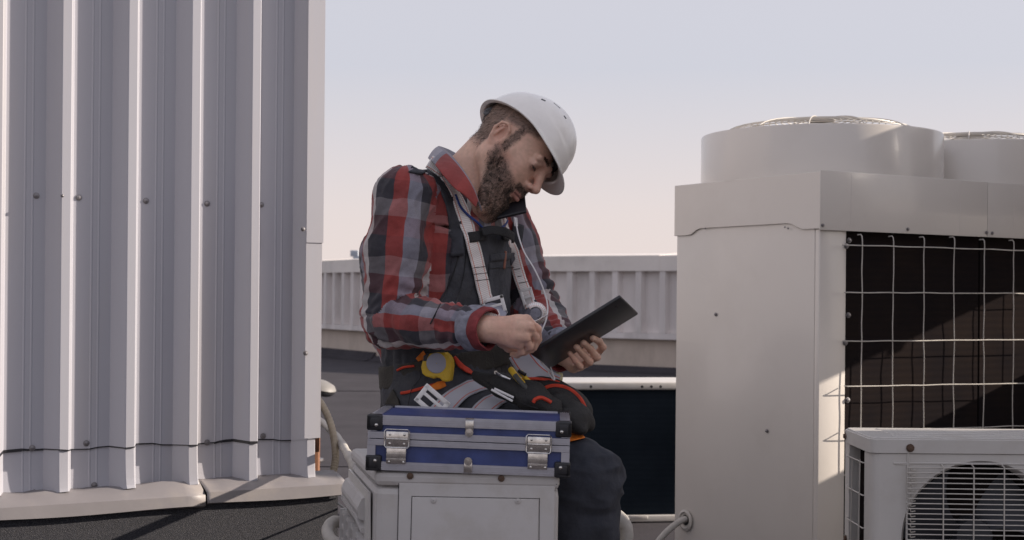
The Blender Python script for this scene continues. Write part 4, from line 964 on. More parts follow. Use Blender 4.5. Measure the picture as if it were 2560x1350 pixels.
for sg in (-1, 1):
    ms = (Lc[:, 1] * sg > 0)
    strands('eyebrow', bro * ms, 700, .0050, .00024, lambda L: np.stack([-.3 + 0 * L[:, 0], np.sign(L[:, 1]), .25 + 0 * L[:, 0]], 1), M['brow'], .4, .03, .12, 5)
    strands('eyelash', la * ms, 130, .0055, .0003, lambda L: np.stack([.8 + 0 * L[:, 0], np.sign(L[:, 1]) * .3, -.5 + 0 * L[:, 0]], 1), M['brow'], .3, .5, .1, 6)

# ---- plaid shirt
def plaid_mat():
    m = bpy.data.materials.new('plaid flannel'); m.use_nodes = True; t = m.node_tree; b = t.nodes['Principled BSDF']; b.inputs['Roughness'].default_value = .85
    b.inputs['Sheen Weight'].default_value = .15
    RED, WHT, BLK, GRY, BLU = (.28, .036, .031), (.50, .47, .46), (.022, .025, .036), (.17, .16, .15), (.22, .22, .27)
    def ramp(attr, per, off, seq):
        a = t.nodes.new('ShaderNodeAttribute'); a.attribute_name = attr
        x = t.nodes.new('ShaderNodeMath'); x.operation = 'ADD'; x.inputs[1].default_value = off; t.links.new(a.outputs['Fac'], x.inputs[0])
        y = t.nodes.new('ShaderNodeMath'); y.operation = 'DIVIDE'; y.inputs[1].default_value = per; t.links.new(x.outputs[0], y.inputs[0])
        z = t.nodes.new('ShaderNodeMath'); z.operation = 'FRACT'; t.links.new(y.outputs[0], z.inputs[0])
        c = t.nodes.new('ShaderNodeValToRGB'); c.color_ramp.interpolation = 'CONSTANT'; e = c.color_ramp.elements
        pos = 0; first = True
        for wd, cl in seq:
            if first: e[0].position = 0; e[0].color = (*cl, 1); first = False
            else: n = e.new(pos / per); n.color = (*cl, 1)
            pos += wd
        e.remove(e[len(e) - 1]) if e[len(e) - 1].position == 1.0 else None
        t.links.new(z.outputs[0], c.inputs[0]); return c, a
    ca, aa = ramp('pu', .195, .112, [(.030, RED), (.018, WHT), (.045, BLK), (.038, RED), (.036, BLU), (.028, BLK)])
    cb, ab = ramp('pv', .128, .0, [(.045, (.06, .040, .042)), (.040, (.46, .40, .40)), (.043, (.24, .055, .05))])
    mx_ = t.nodes.new('ShaderNodeMix'); mx_.data_type = 'RGBA'; mx_.inputs['Factor'].default_value = .22
    t.links.new(ca.outputs[0], mx_.inputs['A']); t.links.new(cb.outputs[0], mx_.inputs['B'])
    tcn = t.nodes.new('ShaderNodeTexCoord'); n1 = t.nodes.new('ShaderNodeTexNoise'); n1.inputs['Scale'].default_value = 700; n1.inputs['Detail'].default_value = 3; t.links.new(tcn.outputs['Object'], n1.inputs['Vector'])
    n2 = t.nodes.new('ShaderNodeTexNoise'); n2.inputs['Scale'].default_value = 22; n2.inputs['Detail'].default_value = 5; t.links.new(tcn.outputs['Object'], n2.inputs['Vector'])
    ad = t.nodes.new('ShaderNodeMath'); t.links.new(n1.outputs[0], ad.inputs[0]); t.links.new(n2.outputs[0], ad.inputs[1])
    mr = t.nodes.new('ShaderNodeMapRange'); mr.inputs[1].default_value = .6; mr.inputs[2].default_value = 1.4; mr.inputs[3].default_value = .72; mr.inputs[4].default_value = 1.28; t.links.new(ad.outputs[0], mr.inputs[0])
    cc2 = t.nodes.new('ShaderNodeCombineColor'); [t.links.new(mr.outputs[0], cc2.inputs[i]) for i in range(3)]
    m2 = t.nodes.new('ShaderNodeMix'); m2.data_type = 'RGBA'; m2.blend_type = 'MULTIPLY'; m2.inputs['Factor'].default_value = 1; t.links.new(mx_.outputs['Result'], m2.inputs['A']); t.links.new(cc2.outputs[0], m2.inputs['B'])
    t.links.new(m2.outputs['Result'], b.inputs['Base Color'])
    bp = t.nodes.new('ShaderNodeBump'); bp.inputs['Strength'].default_value = .35; bp.inputs['Distance'].default_value = .012; t.links.new(n2.outputs[0], bp.inputs['Height']); t.links.new(bp.outputs[0], b.inputs['Normal'])
    return m
M['plaid'] = plaid_mat()
def limb_uv(V, S, E, Wr):
    """distance to limb, length along, angle round it (0 to the camera, positive forwards/up)"""
    d1 = (E - S) / np.linalg.norm(E - S); d2 = (Wr - E) / np.linalg.norm(Wr - E)
    def seg(a, b, L0, e1):
        w_ = b - a; L = np.linalg.norm(w_); w_ = w_ / L; t = (V - a) @ w_; tc_ = np.clip(t, 0, L); q = V - a - tc_[:, None] * w_
        e1 = A3(e1); e1 = e1 - w_ * (e1 @ w_); e1 /= np.linalg.norm(e1); e0 = np.cross(w_, e1); e0 = e0 if e0[1] < 0 else -e0
        return np.linalg.norm(q, axis=1), L0 + t, np.arctan2(q @ e1, q @ e0)
    a = seg(S, E, 0, (1, 0, 0)); b = seg(E, Wr, np.linalg.norm(E - S), (0, 0, 1))
    m = a[0] < b[0]; return np.minimum(a[0], b[0]), np.where(m, a[1], b[1]), np.where(m, a[2], b[2])
RCu = lerp(RE, rh['w'], .90); LCu = lerp(LE, lh['w'], .90)
G = SDF((-.38, 2.86, .70), (.22, 3.56, 1.29), .0036)
G.op(loft(torso_nodes[1:], .012), .02)
G.op(cone(RS + A3((.02, .01, -.01)), NB - A3((0, 0, .02)), .058, .052), .04); G.op(cone(LS - A3((.02, .01, .01)), NB - A3((0, 0, .02)), .058, .052), .04)
add_arm(G, RS, RE, rh['w'], 1, .016); add_arm(G, LS, LE, lh['w'], 1, .016)
G.op(cone(pw(985, 640, 3.3), pw(1010, 800, 3.3), .08, .09), .05)       # loose back of the shirt
G.op(cyl(lerp(RE, rh['w'], .915), lerp(RE, rh['w'], 1.4), .075), .002, 'sub'); G.op(cyl(lerp(LE, lh['w'], .90), lerp(LE, lh['w'], 1.5), .075), .002, 'sub')
G.op(cone(NB + A3((.0, 0, -.015)), NB + (NT - NB) * 2, .066, .068), .006, 'sub'); G.op(cone(pw(1215, 500, 3.2), pw(1228, 560, 3.12), .045, .012), .006, 'sub')
SV, SF_ = G.mesh(); del G
SV = relax(SV, SF_, 2, .5); SN = vnormals(SV, SF_)
dr, sr_, tr_ = limb_uv(SV, RS, RE, rh['w']); dl_, sl_, tl_ = limb_uv(SV, LS, LE, lh['w'])
cz = np.interp(SV[:, 2], [n[0][2] for n in torso_nodes], [n[0][0] for n in torso_nodes]); cyy = np.interp(SV[:, 2], [n[0][2] for n in torso_nodes], [n[0][1] for n in torso_nodes])
rel = np.stack([SV[:, 0] - cz, SV[:, 1] - cyy], 1); ang = np.arctan2(rel @ (-TL[:2]), rel @ TF[:2]); dt = np.linalg.norm(rel, axis=1)
isr = (dr < .078) & ((dr < dt - .05) | (SV[:, 0] < RS[0] + .03)); isl = (dl_ < .078) & ~isr & (dl_ < dt - .03)
def part_uv(V, a, b, L0, e1):
    w_ = b - a; L = np.linalg.norm(w_); w_ = w_ / L; t = (V - a) @ w_; q = V - a - t[:, None] * w_
    e1 = A3(e1); e1 = e1 - w_ * (e1 @ w_); e1 /= np.linalg.norm(e1); e0 = np.cross(w_, e1); e0 = e0 if e0[1] < 0 else -e0
    return (V - a) @ w_, np.linalg.norm(V - a - np.clip(t, 0, L)[:, None] * w_, axis=1), L0 + t, np.arctan2(q @ e1, q @ e0)
SVj = SV + np.stack([vnoise(SV, 30, 71), vnoise(SV, 30, 72), vnoise(SV, 30, 73)], 1) * .0035      # the cloth is not laid quite straight
regs = [part_uv(SVj, RS, RE, 0, (1, 0, 0)), part_uv(SVj, RE, rh['w'], np.linalg.norm(RE - RS), (0, 0, 1)), part_uv(SVj, LS, LE, 0, (1, 0, 0)), part_uv(SVj, LE, lh['w'], np.linalg.norm(LE - LS), (0, 0, 1))]
reg = np.where(isr, np.where(regs[0][1] <= regs[1][1], 0, 1), np.where(isl, np.where(regs[2][1] <= regs[3][1], 2, 3), 4))
fr4 = np.sort(reg[SF_], axis=1)[:, 1]
Lg = [regs[k][2] + .028 for k in range(4)] + [1.3 - SVj[:, 2]]; An_ = [regs[k][3] for k in range(4)] + [ang]; Sc_ = [.068, .068, .068, .068, .17]; Of_ = [0, 0, 0, 0, .02]
CU = np.zeros(SF_.shape); CV = np.zeros(SF_.shape)
for k in range(5):
    m_ = fr4 == k; ff = SF_[m_]; a_ = An_[k][ff]; a_ = a_[:, :1] + (a_ - a_[:, :1] + PI) % (2 * PI) - PI; CU[m_] = a_ * Sc_[k] + Of_[k]; CV[m_] = Lg[k][ff]
# folds: rings squeezed at the elbow and gathered towards the cuff, long soft drag lines elsewhere
Lu = np.linalg.norm(RE - RS)
def folds(s_, th, Lua, seed):
    ph = vnoise(np.stack([s_ * 9, th * 1.1, 0 * s_], 1), 1, seed) * 1.6
    el = np.exp(-((s_ - Lua) / .09) ** 2) * (.35 + .65 * sm(-.4, 1.2, th)); cu = sm(Lua + .10, Lua + .2, s_)
    ring = np.sin(2 * PI * s_ / .031 + ph * 2.2 + th * 1.3); ring = np.sign(ring) * np.abs(ring) ** .8
    sag = vnoise(np.stack([s_ * 16, th * 1.6, 0 * s_ + 3], 1), 1, seed + 1)
    rid = 1 - 2.4 * np.abs(vnoise(np.stack([s_ * 24 + th * 2.2, th * 1.4 - s_ * 6, 0 * s_ + 7], 1), 1, seed + 2)); return el * ring * .0055 + cu * ring * .0025 + sag * .0045 + rid * .0030
f = np.where(isr, folds(sr_, tr_, Lu, 11), np.where(isl, folds(sl_, tl_, Lu, 21), .004 * vnoise(SV * A3((1, 1, .4)), 26, 31) + .003 * vnoise(SV, 60, 32)))
f += .0008 * vnoise(SV, 160, 33)
SV = SV + SN * f[:, None]
shirt = mesh_obj('shirt', SV, SF_, M['plaid'], person, True); [shirt.data.attributes.new(nm_, 'FLOAT', 'CORNER').data.foreach_set('value', ar_.ravel().astype(np.float32)) for nm_, ar_ in (('pu', CU), ('pv', CV))]
# cuffs
M['cuffred'] = mat('cuff red', (.20, .032, .034), .85, vary=.25, vscale=60, bump=.3, bscale=90); M['cuffgrey'] = mat('cuff grey blue', (.21, .21, .25), .85, vary=.25, vscale=90, bump=.3, bscale=90)
for E_, Wr_, rr, t0 in ((RE, rh['w'], .0435, .845), (LE, lh['w'], .041, .84)):
    dv = Vector(Wr_ - E_).normalized(); L = np.linalg.norm(Wr_ - E_); a = Vector(lerp(E_, Wr_, t0))
    mb = MB(); n = 40; ax2 = dv.orthogonal().normalized(); b2 = dv.cross(ax2); prof = [(rr + .003, -.006), (rr + .005, 0), (rr + .0045, .012), (rr + .003, .022), (rr + .0015, .0235)]
    prof2 = [(rr + .0015, .0235), (rr + .0022, .025), (rr + .0012, .040), (rr - .0005, .047), (rr - .004, .047), (rr - .005, .03)]
    for pr_, nm, mm in ((prof, 'cuff_band', M['cuffgrey']), (prof2, 'cuff', M['cuffred'])):
        mb = MB(); vs = []
        for r_, h_ in pr_:
            for k in range(n):
                q = 2 * PI * k / n; r2 = r_ * (1 + .035 * math.sin(3 * q + 1) + .02 * math.sin(7 * q + h_ * 90)); vs.append(a + dv * (h_ + .002 * math.sin(2 * q)) + (ax2 * math.cos(q) * 1.06 + b2 * math.sin(q)) * r2)
        mb.add(vs, [(i * n + k, i * n + (k + 1) % n, (i + 1) * n + (k + 1) % n, (i + 1) * n + k) for i in range(len(pr_) - 1) for k in range(n)], True); mb.build(nm, mm, shirt)
# collar
def grid_mesh(name, rows, m, parent, attrs=None, thick=.0022, sub=1, smooth=True):
    nr, nc = len(rows), len(rows[0]); vs = [Vector(p) for r_ in rows for p in r_]
    fs = [(i * nc + j, i * nc + j + 1, (i + 1) * nc + j + 1, (i + 1) * nc + j) for i in range(nr - 1) for j in range(nc - 1)]
    o = mesh_obj(name, vs, fs, m, parent, smooth)
    if attrs is not None:
        set_float(o, 'pu', attrs[0]); set_float(o, 'pv', attrs[1])
    if thick: so = o.modifiers.new('thick', 'SOLIDIFY'); so.thickness = thick; so.offset = 0
    if sub: su = o.modifiers.new('sub', 'SUBSURF'); su.levels = sub; su.render_levels = sub
    return o
fold = [(1196, 505, 3.115), (1184, 470, 3.105), (1166, 436, 3.115), (1143, 404, 3.14), (1118, 378, 3.19), (1101, 366, 3.25), (1104, 366, 3.31), (1128, 376, 3.37), (1165, 400, 3.41), (1205, 440, 3.42), (1235, 490, 3.38)]
leaf = [(1190, 520, 3.10), (1158, 487, 3.070), (1136, 472, 3.065), (1106, 438, 3.075), (1083, 408, 3.12), (1070, 397, 3.20), (1074, 396, 3.32), (1098, 400, 3.42), (1150, 420, 3.47), (1215, 460, 3.47), (1255, 510, 3.42)]
stand = [(1205, 530, 3.13), (1195, 505, 3.135), (1182, 475, 3.14), (1160, 440, 3.16), (1140, 412, 3.20), (1126, 400, 3.25), (1126, 400, 3.30), (1140, 404, 3.35), (1170, 420, 3.385), (1205, 460, 3.39), (1230, 510, 3.36)]
fo, le, st_ = [spline([pw(*q) for q in r_], 5) for r_ in (fold, leaf, stand)]
rows = []
for k in range(4): rows.append([s_.lerp(f_, k / 3) for s_, f_ in zip(st_, fo)])
for k in range(1, 6):
    t_ = k / 5; rows.append([f_.lerp(l_, t_) + (Vector((0, 0, 1)) * .006 * math.sin(PI * t_) if k < 5 else Vector()) for f_, l_ in zip(fo, le)])
nc = len(fo); pu_ = [(-.10 + .006 * i) * 0 + .005 + .0012 * j for i in range(len(rows)) for j in range(nc)]; pv_ = [.090 + .004 * j if i > 3 else .01 for i in range(len(rows)) for j in range(nc)]
pu_ = [(.0 + .0010 * j if i > 3 else .035) for i in range(len(rows)) for j in range(nc)]
grid_mesh('collar', rows, M['plaid'], shirt, (pu_, pv_), .0028)

# ---- bib overalls
M['char'] = mat('charcoal workwear', (.042, .044, .054), .8, vary=.3, vscale=30, bump=.25, bscale=140, dirt=(.05, .048, .046), dscale=7, damt=.5)
M['navy'] = mat('dark trouser cloth', (.026, .029, .040), .85, vary=.25, vscale=18, bump=.3, bscale=60)
G = SDF((-.39, 2.86, .04), (.30, 3.86, 1.20), .0042)
fnt, lo_, hi_ = loft(torso_nodes, .021)
tz = [n[0][2] for n in torso_nodes]; tx = [n[0][0] for n in torso_nodes]; ty = [n[0][1] for n in torso_nodes]
def bibfn(X, Y, Z):
    d = fnt(X, Y, Z); cx_ = np.interp(Z, tz, tx); cy_ = np.interp(Z, tz, ty); x, y = X - cx_, Y - cy_
    a = np.abs(x * TL[0] + y * TL[1]); b = x * TF[0] + y * TF[1]
    wf = np.interp(Z, [.0, .825, .85, .90, .97, 1.05, 1.095, 1.1, 1.2], [.5, .5, .26, .155, .125, .108, .10, -.1, -.1])
    wb = np.interp(Z, [.0, .83, .86, .95, 1.0], [.5, .5, .12, .06, -.1])
    msk = np.where(b > 0, a - wf, a - wb)
    return np.maximum(d, msk * .8)
G.op((bibfn, lo_, hi_), .004)
for Hp, Kn, An, s in ((RH, RK, RA, 1), (LH, LK, LA, -1)):
    G.op(cone(Hp, Kn, .095, .073), .05); G.op(cone(Kn + A3((-.01, 0, .0)), lerp(Kn, An, .5), .074, .074), .03); G.op(cone(lerp(Kn, An, .5), An + A3((0, 0, .01)), .074, .066), .03)
G.op(cone(pw(1085, 1010, 3.27), pw(1180, 1010, 3.35), .10, .11), .05)
G.op(cyl((-.2, 3.3, .02), (-.2, 3.3, TZ + .003), .19), .004, 'sub')
OV, OF = G.mesh(); del G
OV = relax(OV, OF, 2, .5); ON = vnormals(OV, OF)
dk = np.linalg.norm(OV - RK, axis=1)
fz = .0045 * vnoise(OV * A3((1, 1, .5)), 24, 41) + .002 * vnoise(OV, 55, 42) + .006 * np.exp(-((dk - .08) / .07) ** 2) * (1 - 2 * np.abs(vnoise(OV * A3((.7, .7, 1.6)), 22, 43)))
waist = np.exp(-((OV[:, 2] - .80) / .035) ** 2); fz += waist * .005 * vnoise(OV * A3((1.6, 1.6, .5)), 55, 44)
OV = OV + ON * fz[:, None]
overalls = mesh_obj('bib_overalls', OV, OF, M['char'], person, True)
legf = OV[OF].mean(1); overalls.data.materials.append(M['navy'])
overalls.data.polygons.foreach_set('material_index', ((np.linalg.norm(legf[:, :] - RK, axis=1) < .16) | (legf[:, 2] < .60)).astype(np.int32))
# boots
M['leather'] = mat('black boot leather', (.02, .018, .017), .5, bump=.2, bscale=120)
for An in (RA, LA):
    Gb = SDF(An - A3((.12, .12, .11)), An + A3((.26, .12, .14)), .005)
    Gb.op(cone(An + A3((0, 0, .08)), An + A3((-.01, 0, -.03)), .056, .05), .02); Gb.op(cone(An + A3((-.02, 0, -.055)), An + A3((.15, -.03, -.062)), .046, .040), .03)
    Gb.op(cyl((An[0], An[1], -.1), (An[0], An[1], .012), .4), .003, 'sub')
    v_, f_ = Gb.mesh(); bo = mesh_obj('boot', relax(v_, f_, 2), f_, M['leather'], person, True)
    mb = MB(); mb.prism([Vector((An[0] + x_, An[1] + y_, .001)) for x_, y_ in ((-.07, -.03), (-.05, -.048), (.10, -.078), (.18, -.065), (.195, -.03), (.17, .005), (.08, .03), (-.05, .045), (-.07, .03))], (0, 0, .02)); mb.build('sole', M['black'], bo, bev=.004)

# ---- things laid on the clothed figure: rays from the lens find where each mark sits on the cloth
av = np.concatenate([SV, OV]); af = np.concatenate([SF_, OF + len(SV)])
bvh = BVHTree.FromPolygons([tuple(v) for v in av.tolist()], [tuple(f_) for f_ in af.tolist()])
def ray(px, py, tree=None, Y=3.15, off=.004):
    d = (P(px, py, 1.0) - CAMP).normalized(); h = (tree or bvh).ray_cast(CAMP, d)
    if h[0] is None: return P(px, py, Y), Vector((0, -1, 0))
    n = h[1] if h[1].dot(d) < 0 else -h[1]; return h[0] + n * off, n
def drape(pts, wpx, off=.005, tree=None, n=6, Y=3.15, lift=None):
    """pts: (px,py[,Y forced]); returns centres and smoothed normals"""
    q = spline([Vector((p[0], p[1], 0)) for p in pts], n); C_, N_ = [], []
    for v in q: c, nn = ray(v.x, v.y, tree, Y, off); C_.append(c); N_.append(nn)
    for it in range(3):
        N_ = [((N_[max(i - 1, 0)] + N_[i] * 2 + N_[min(i + 1, len(N_) - 1)])).normalized() for i in range(len(N_))]
    ys = [c.y for c in C_]
    for it in range(3): ys = [min(ys[i], (ys[max(i - 1, 0)] + 2 * ys[i] + ys[min(i + 1, len(ys) - 1)]) / 4 + .001) for i in range(len(ys))]
    C_ = [P(v.x, v.y, y) for v, y in zip(q, ys)]
    return C_, N_
def ribbon(name, C_, N_, wid, m, parent, thick=.0022, stripes=True, camera_width=False):
    """flat webbing with raised ends; wid may be a list"""
    k = len(C_); wd = wid if isinstance(wid, (list, tuple)) else [wid] * k
    if len(wd) != k: wd = [float(np.interp(i / (k - 1), np.linspace(0, 1, len(wd)), wd)) for i in range(k)]
    rows = []; pu, pv = [], []; L = 0
    for i in range(k):
        t = (C_[min(i + 1, k - 1)] - C_[max(i - 1, 0)]).normalized(); s_ = t.cross(N_[i]).normalized()
        if i: L += (C_[i] - C_[i - 1]).length
        rows.append([C_[i] + s_ * (wd[i] * u) - N_[i] * (.0010 * abs(u * 2) ** 2) for u in (-.5, -.3, -.1, .1, .3, .5)])
        pu += [0, .2, .4, .6, .8, 1.0]; pv += [L] * 6
    return grid_mesh(name, rows, m, parent, (pu, pv), thick, 0)
def web_mat(name, base, edge, ew=.13, rib=.0042, ribamt=.25):
    m = bpy.data.materials.new(name); m.use_nodes = True; t = m.node_tree; b = t.nodes['Principled BSDF']; b.inputs['Roughness'].default_value = .7
    a = t.nodes.new('ShaderNodeAttribute'); a.attribute_name = 'pu'; c = t.nodes.new('ShaderNodeValToRGB'); c.color_ramp.interpolation = 'CONSTANT'; e = c.color_ramp.elements
    e[0].position = 0; e[0].color = (*base, 1); e[1].position = ew; e[1].color = (*edge, 1)
    for p_, cl in ((ew + .045, base), (1 - ew - .045, edge), (1 - ew, base)): n = e.new(p_); n.color = (*cl, 1)
    t.links.new(a.outputs['Fac'], c.inputs[0])
    v = t.nodes.new('ShaderNodeAttribute'); v.attribute_name = 'pv'; mu = t.nodes.new('ShaderNodeMath'); mu.operation = 'MULTIPLY'; mu.inputs[1].default_value = 2 * PI / rib; t.links.new(v.outputs['Fac'], mu.inputs[0])
    si = t.nodes.new('ShaderNodeMath'); si.operation = 'SINE'; t.links.new(mu.outputs[0], si.inputs[0]); mr = t.nodes.new('ShaderNodeMapRange'); mr.inputs[1].default_value = -1; mr.inputs[3].default_value = 1 - ribamt; mr.inputs[4].default_value = 1; t.links.new(si.outputs[0], mr.inputs[0])
    cc2 = t.nodes.new('ShaderNodeCombineColor'); [t.links.new(mr.outputs[0], cc2.inputs[i]) for i in range(3)]
    m2 = t.nodes.new('ShaderNodeMix'); m2.data_type = 'RGBA'; m2.blend_type = 'MULTIPLY'; m2.inputs['Factor'].default_value = 1; t.links.new(c.outputs[0], m2.inputs['A']); t.links.new(cc2.outputs[0], m2.inputs['B']); t.links.new(m2.outputs['Result'], b.inputs['Base Color'])
    return m
M['web'] = web_mat('harness webbing', (.84, .79, .77), (.62, .13, .05)); M['webgrey'] = web_mat('reflective webbing', (.50, .50, .55), (.58, .12, .08), .12, .004, .06)
M['orange'] = mat('orange cloth', (.75, .20, .02), .75, vary=.15, vscale=40, bump=.2, bscale=80); M['redpipe'] = mat('red piping', (.52, .045, .018), .7, vary=.2, vscale=60)
M['blackweb'] = mat('black webbing', (.016, .016, .018), .75, bump=.3, bscale=300); M['belt'] = mat('olive black belt', (.042, .038, .032), .85, vary=.2, vscale=40, bump=.25, bscale=200)
M['yellow'] = mat('yellow plastic', (.62, .40, .02), .45, vary=.12, vscale=40, dirt=(.2, .14, .05), dscale=35, damt=.5); M['greydisc'] = mat('grey label disc', (.32, .32, .38), .5)
M['buckle'] = mat('white coated buckle', (.78, .76, .75), .3, dirt=(.5, .46, .42), dscale=50, damt=.4); M['bluecord'] = mat('blue cord', (.02, .05, .22), .7); M['whitecord'] = mat('white cable', (.62, .60, .60), .45)
# overall straps over the shoulders
c_, n_ = drape([(1034, 424), (1060, 428), (1092, 446), (1116, 484), (1132, 530), (1140, 590), (1143, 640)], 0, .006); c_ = [c_[0] + Vector((-.050, .05, -.045)), c_[0] + Vector((-.028, .025, -.010))] + c_; n_ = [Vector((-.7, .1, .7)).normalized(), (Vector((-.3, 0, .9)) + n_[0]).normalized()] + n_; ribbon('shoulder_strap', c_, n_, .030, M['char'], overalls, .004)
c_, n_ = drape([(1296, 560), (1290, 600), (1275, 650)], 0, .005); ribbon('shoulder_strap', c_, n_, .028, M['char'], overalls, .004)
# bib seams, pocket and flap
def cord(name, pts, r, m, parent, off=.003, tree=None, n=6, Y=3.15, sides=6):
    c_, n_ = drape(pts, 0, off, tree, n, Y); mb = MB(); mb.tube(c_, r, sides); return mb.build(name, m, parent)
cord('seam', [(1148, 560), (1150, 620), (1130, 690), (1100, 760), (1075, 810)], .0016, M['blackweb'], overalls, .002)
for pts in ([(1222, 655), (1250, 652), (1285, 652)], [(1222, 672), (1250, 670), (1285, 668)], [(1222, 655), (1222, 700), (1226, 750)], [(1166, 600), (1160, 680), (1140, 760)]): cord('stitch_line', pts, .0011, M['blackweb'], overalls, .002)
c_, n_ = drape([(1224, 645), (1250, 642), (1284, 640)], 0, .004); ribbon('pocket_flap', c_, n_, .016, M['char'], overalls, .003)
c_, n_ = drape([(1264, 628), (1263, 648), (1260, 672)], 0, .008); ribbon('pen_loop', c_, n_, .010, mat('brown tab', (.22, .08, .05), .6), overalls, .003)
# harness
har = thing('dummy', None, None, (0, 0, 0)); bpy.data.objects.remove(har)
rs_pts = [(1072, 404), (1096, 420), (1122, 452), (1142, 492), (1160, 540), (1176, 590), (1190, 640), (1202, 690), (1212, 735), (1216, 752)]
c_, n_ = drape(rs_pts, 0, .011); harness = ribbon('harness_strap', c_, n_, [.032, .033, .036, .040, .041, .041], M['web'], person, .0026)
for py in (668, 684, 700):
    c2, n2 = drape([(1180 + (py - 668) * .25, py + 2), (1197 + (py - 668) * .25, py), (1216 + (py - 668) * .25, py - 2)], 0, .0135); mb = MB(); mb.tube(c2, .0008, 5); mb.build('bar_tack', M['blackweb'], harness)
ls_pts = [(1262, 545), (1272, 590), (1284, 640), (1298, 690), (1314, 735), (1324, 765)]
c_, n_ = drape(ls_pts, 0, .011); hl2 = ribbon('harness_strap', c_, n_, [.030, .030, .029, .028], M['web'], person, .0026)
for py in (672, 690, 706):
    xx = 1294 + (py - 672) * .33; c2, n2 = drape([(xx - 10, py + 2), (xx + 2, py), (xx + 13, py - 2)], 0, .0135); mb = MB(); mb.tube(c2, .0008, 5); mb.build('bar_tack', M['blackweb'], hl2)
# chest loop (black) and its two keepers
for pts, wd in (([(1172, 594), (1192, 591), (1214, 588)], .024), ([(1256, 588), (1268, 590), (1279, 592)], .022)):
    c_, n_ = drape(pts, 0, .0145); ribbon('strap_keeper', c_, n_, wd, M['blackweb'], harness, .002)
c0_, _n = ray(1192, 581, off=.016); c1_, _n = ray(1262, 590, off=.014)
lp = spline([c0_, c0_.lerp(c1_, .35) + Vector((0, -.022, .006)), c0_.lerp(c1_, .75) + Vector((.006, -.034, .003)), c1_ + Vector((.008, -.02, -.006)), c1_ + Vector((.002, -.002, -.008))], 6)
ribbon('chest_loop', lp, [Vector((0, -1, .15)).normalized() if i < 14 else Vector((.6, -.7, .1)).normalized() for i in range(len(lp))], .021, M['blackweb'], harness, .002)
def frame_buckle(name, c, ex, ey, w_, h_, r, bar, parent, m=None):
    ex, ey = Vector(ex).normalized(), Vector(ey).normalized(); n = ex.cross(ey); mb = MB(); c = Vector(c)
    q = [c + ex * (sx * w_ / 2) + ey * (sy * h_ / 2) for sx, sy in ((-1, -1), (1, -1), (1, 1), (-1, 1))]
    for i in range(4):
        a, b = q[i], q[(i + 1) % 4]; d = (b - a).normalized(); o = n.cross(d)
        mb.box(a - d * r - o * r - n * r * .4, d * ((b - a).length + 2 * r), o * 2 * r, n * r * .8, r * .3)
    for t in bar: mb.box(c - ex * w_ / 2 + ey * (t * h_) - ey * r * .7 - n * r * .35, ex * w_, ey * r * 1.4, n * r * .7, r * .2)
    return mb.build(name, m or M['buckle'], parent)
pc_, _n = ray(1218, 768, off=.020); frame_buckle('buckle', pc_, (1, 0, .28), (-.28, 0, 1), .044, .036, .0042, (.05,), harness)
mb = MB(); a_ = pc_ + Vector((-.016, -.006, -.012)); mb.lathe(a_ + Vector((.018, 0, .004)), (.25, -.55, .8), [(.001, -.002), (.026, -.002), (.028, 0), (.026, .002), (.001, .003)], 24); mb.build('adjuster_plate', M['greydisc'], harness)
c_ = [P(1188, 792, 2.985), P(1215, 790, 2.975), P(1248, 782, 2.98)]; ribbon('strap_end', spline(c_, 4), [Vector((.1, -.9, .4)).normalized()] * 9, .016, M['web'], harness)
pc_, _n = ray(1322, 752, off=.018); frame_buckle('buckle', P(1320, 748, pc_.y), (.9, -.3, .25), (-.30, 0, 1), .024, .046, .0036, (.12,), hl2)
# rolled strap end hanging below the left buckle
mb = MB(); rc = P(1338, 782, 3.06); pts = [rc + Vector((math.cos(a) * .021, .0, math.sin(a) * .021 - .002)) for a in np.linspace(2.4, -2.6, 22)]
ribbon('strap_roll', pts, [Vector((math.cos(a), -.45, math.sin(a))).normalized() for a in np.linspace(2.4, -2.6, 22)], .022, M['web'], hl2, .003)
mb.lathe(rc + Vector((0, -.012, 0)), (0, 1, 0), [(.001, -.001), (.011, 0), (.011, .022), (.001, .024)], 18); mb.build('roll_core', M['cuffgrey'], hl2)
mb = MB(); mb.tube([P(1322, 812, 3.03), P(1368, 788, 3.02)], .0016, 6); mb.build('pin', M['chrome'], hl2)
# ---- belt, seen at the hip
G = SDF((-.39, 3.0, .66), (.12, 3.55, .90), .0036)
fnb, lob, hib = loft(torso_nodes, .029)
def beltfn(X, Y, Z):
    d = fnb(X, Y, Z); zc = .768 + .20 * (X + .25); return np.maximum(d, np.abs(Z - zc) - .027)
G.op((beltfn, lob, hib), .006); G.op(loft(torso_nodes, .022), .002, 'sub')
v_, f_ = G.mesh(); del G; v_ = relax(v_, f_, 2, .5); belt = mesh_obj('tool_belt', v_, f_, M['belt'], person, True)
bv2 = BVHTree.FromPolygons([tuple(v) for v in np.concatenate([av, v_]).tolist()], [tuple(q) for q in np.concatenate([af, f_ + len(av)]).tolist()])
cord('belt_piping', [(992, 926), (1010, 918), (1035, 915)], .0028, M['redpipe'], belt, .003, bv2); cord('belt_piping', [(1002, 983), (1020, 980), (1050, 972), (1080, 963), (1112, 956)], .0036, M['redpipe'], belt, .003, bv2)
c_, n_ = drape([(1135, 892), (1150, 912), (1170, 926), (1200, 940), (1225, 945), (1262, 952)], 0, .012, bv2); ribbon('orange_strap', c_, n_, [.006, .012, .013, .006, .004, .004], M['redpipe'], belt, .003)
c_, n_ = drape([(1078, 970), (1095, 964), (1112, 958)], 0, .010, bv2); ribbon('orange_tab', c_, n_, [.010, .018, .014], M['orange'], belt, .003)
c_, n_ = drape([(1042, 900), (1056, 890), (1062, 884)], 0, .012, bv2); ribbon('orange_tab', c_, n_, [.008, .016, .016], M['orange'], belt, .003)
